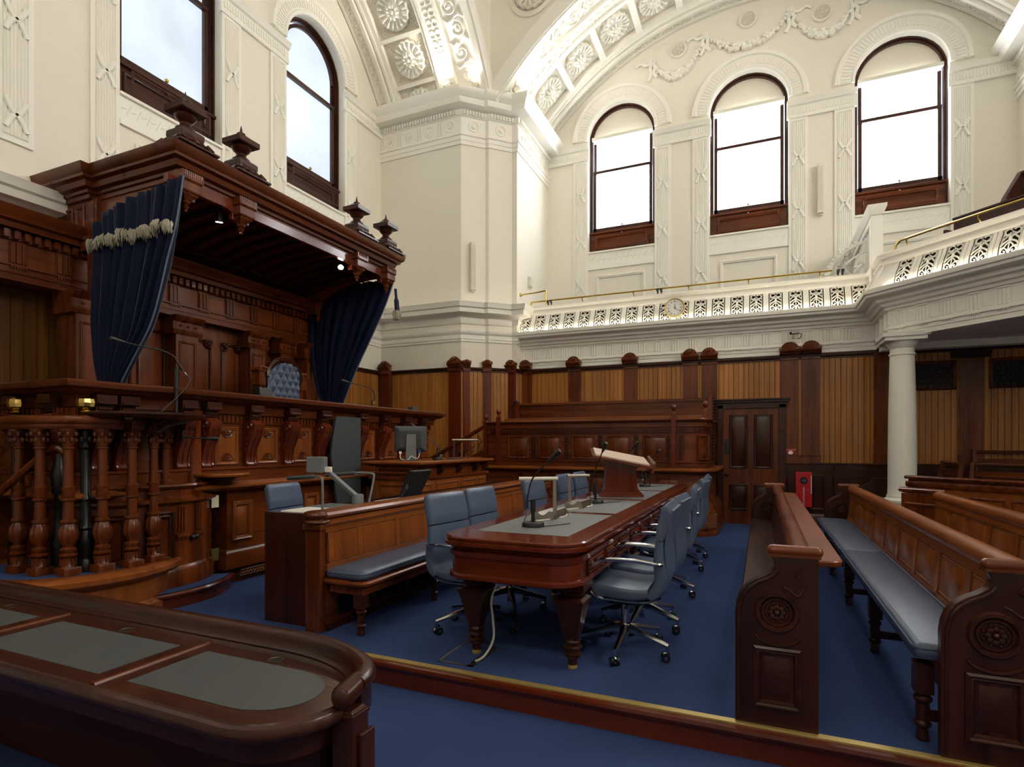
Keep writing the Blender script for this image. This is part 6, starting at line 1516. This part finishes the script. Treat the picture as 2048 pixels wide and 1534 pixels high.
obj('base', M().prism([(1.22, 10.5), (1.22, 9.9), (1.60, 9.02), (1.98, 9.02), (1.98, 9.44), (1.57, 9.46), (1.56, 10.04), (1.98, 10.06), (1.98, 10.5)], 0, .50), WMAT['drk_x'], t)
obj('cushion', M().sweep([(1.98, 10.48), (1.19, 10.48), (1.19, 9.88), (1.58, 8.98), (1.98, 8.98), (1.98, 9.44), (1.57, 9.46), (1.56, 10.04), (1.98, 10.06)][::-1], [(-.02, .502), (.0, .51), (.01, .535), (-.01, .56), (-.04, .57)], closed=True, captop=True), NAVY, t)
T = fr(1.40, 10.56, .0, 0); m = M(T).prism([(0, .45), (0, .62), (.02, .70), (.07, .755), (.14, .785), (.18, .82), (.19, .86), (.42, .87), (.42, .45)], -.0, .05, 'z'); obj('end_panel', m, WMAT['drk_z'], t, .006)

# ================================================================== FIRE CABINET, SIGN
def text_mesh(s, size, T):
    cu = bpy.data.curves.new('t', 'FONT'); cu.body = s; cu.size = size; cu.align_x = 'CENTER'; cu.align_y = 'CENTER'; cu.extrude = .0008
    o = bpy.data.objects.new('t', cu); COL.objects.link(o); dg = bpy.context.evaluated_depsgraph_get(); me = bpy.data.meshes.new_from_object(o.evaluated_get(dg))
    m = M(T); m.add([tuple(v.co) for v in me.vertices], [tuple(p.vertices) for p in me.polygons])
    bpy.data.objects.remove(o); bpy.data.curves.remove(cu); bpy.data.meshes.remove(me); return m
fc = thing('fire_cabinet', 'red metal fire cabinet with a round window on the dark dado', 'fire cabinet', (.645, 10.82, .35))
T = fr(.645, 10.62, .64, 0)
obj('body', M().box(.522, .768, 10.63, 10.83, .35, .93), RED, fc, .006); d = obj('door', M(T).box(-.118, .118, -.28, .28, -.008, .006), RED, fc, .003)
obj('window', M(T).disc((0, .155, .006), .06, .003, 24), BLACK, d)
obj('hose_symbol', M(T).tube(smooth_pts([(-.03, .15, .011), (-.005, .165, .011), (.02, .17, .011), (.03, .15, .011), (0, .135, .011)], 4), .006, 5), GREY, d)
obj('lettering', text_mesh('FIRE EXTINGUISHER', .034, T @ Matrix.Translation((0, -.105, .0065)) @ Matrix.Rotation(PI/2, 4, 'Z')), SIGNW, d)
obj('edge_strip', M(T).box(.103, .114, -.06, .24, .006, .009), SIGNW, d); obj('latch', M(T).disc((.06, 0, .006), .012, .01, 12), STEEL, d)
sg = thing('fire_sign', 'red triangular fire extinguisher sign above the red cabinet', 'sign', (.455, 10.81, 1.25)); T = fr(.455, 10.815, 1.245, 0)
obj('plate', M(T).prism([(-.095, .075), (.095, .075), (0, -.095)], 0, .004, 'z'), RED, sg)
obj('disc', M(T).disc((0, .008, .004), .036, .002, 24), SIGNW, sg); obj('lettering', text_mesh('FIRE EXTINGUISHER', .0185, T @ Matrix.Translation((0, .058, .0045))), SIGNW, sg)
obj('arrow', M(T).prism([(-.006, -.048), (.006, -.048), (.006, -.06), (.015, -.06), (0, -.078), (-.015, -.06), (-.006, -.06)], .004, .006, 'z'), SIGNW, sg)

# ================================================================== FOREGROUND DESK
fd = thing('writing_desk', 'large worn mahogany desk with a rounded end and charcoal leather insets in the foreground', 'desk', (-2.6, 1.5, -.16))
ZS, YFr, YBk = .575, 1.19, 1.75
el = lambda cx_, cy_, rx, ry, a0, a1, n: [(cx_+rx*math.cos(lerp(a0, a1, i/n)), cy_+ry*math.sin(lerp(a0, a1, i/n))) for i in range(n+1)]
RB_ = el(-1.72, 1.49, .52, .26, 0, PI/2, 14)
OUT = [(-6.4, YFr)]+el(-1.46, 1.46, .255, .27, -PI/2, 0, 10)[0:]+RB_[0:]+[(-6.4, 1.75)]
m = M().sweep(OUT, [(-.06, ZS-.055), (-.02, ZS-.055), (-.005, ZS-.05), (.006, ZS-.035), (.006, ZS-.02), (-.004, ZS-.006), (-.018, ZS-.002), (-.022, ZS-.006), (-.028, ZS)], closed=True, captop=True); obj('desk_top', m, WORN, fd)
PR = RB_+[(-6.4, 1.75)]
rl = [(-.075, ZS), (-.068, ZS+.008), (-.06, ZS+.012), (-.06, ZS+.02), (-.045, ZS+.026), (-.04, ZS+.036)]+[(-.0+.036*math.cos(a), ZS+.052+.027*math.sin(a)) for a in [PI*1.05-PI*1.25*k/10 for k in range(11)]]+[(.02, ZS+.03), (.02, ZS-.05), (.01, ZS-.06), (.01, -.16), (-.05, -.16)]
m = M().sweep(PR, rl, caps=True); obj('raised_rim', m, WMAT['drk_x'], fd, ang=50)
m = M().sweep(OUT, [(-.10, .44), (-.06, .44), (-.06, ZS-.055), (-.10, ZS-.055)], closed=True); obj('apron', m, WMAT['drk_x'], fd)
obj('modesty_panel', M().box(-6.4, -1.5, 1.66, 1.69, -.16, ZS-.06), WMAT['drk_x'], fd)
lp = [(-2.02, 1.285), (-1.52, 1.285)]+el(-1.53, 1.44, .20, .155, -PI/2, 0, 6)+el(-1.53, 1.45, .20, .15, 0, PI/2, 6)+[(-2.02, 1.60)]
obj('leather_inset', M().prism(lp, ZS-.001, ZS+.0018), INSETD, fd)
for a, b in ((-2.98, -2.18), (-3.96, -3.16)): obj('leather_inset', M().box(a, b, 1.285, 1.60, ZS-.001, ZS+.0018), INSETD, fd)
for x in (-2.10, -3.07): obj('divider', M().prism([(x-.014, ZS), (x-.009, ZS+.008), (x+.009, ZS+.008), (x+.014, ZS)], YFr+.03, 1.685, 'y'), WMAT['mah_y'], fd)
for x in (-1.70, -2.58, -3.5):
    o = obj('pen_slot', M().lathe([(.036, 0), (.036, .003), (.028, .003), (.026, .0005)], 0, 0, 0, 20, cap=False), plain('tarnished_brass', (96, 84, 60), .4, metal=.7), fd, local=True); o.location = (x-fd.location.x, 1.64-fd.location.y, ZS-fd.location.z); o.scale = (.9, .8, 1)
    k = obj('slot_hole', M().lathe([(.001, .001), (.028, .001)], 0, 0, 0, 20, cap=False), BLACK, o, local=True)
px_, py_ = -1.205, 1.475
m = M().box(px_-.04, px_+.04, py_-.045, py_+.03, -.16, ZS-.035).box(px_-.046, px_+.046, py_-.05, py_+.035, ZS-.035, ZS-.022).frust(px_-.04, px_+.04, py_-.045, py_+.03, ZS-.022, ZS-.01, .008)
m.tube([(px_-.0, py_-.048, ZS+.03), (px_, py_+.04, ZS+.052)], [.038, .034], 14).ball((px_, py_-.048, ZS+.03), .038, 1, .6, 1, 12, 6); obj('end_post', m, WMAT['drk_z'], fd, .003)
m = M().box(px_+.04, px_+.055, py_-.02, py_+.05, -.16, ZS-.09); obj('post_fillet', m, WMAT['drk_z'], fd, .003)
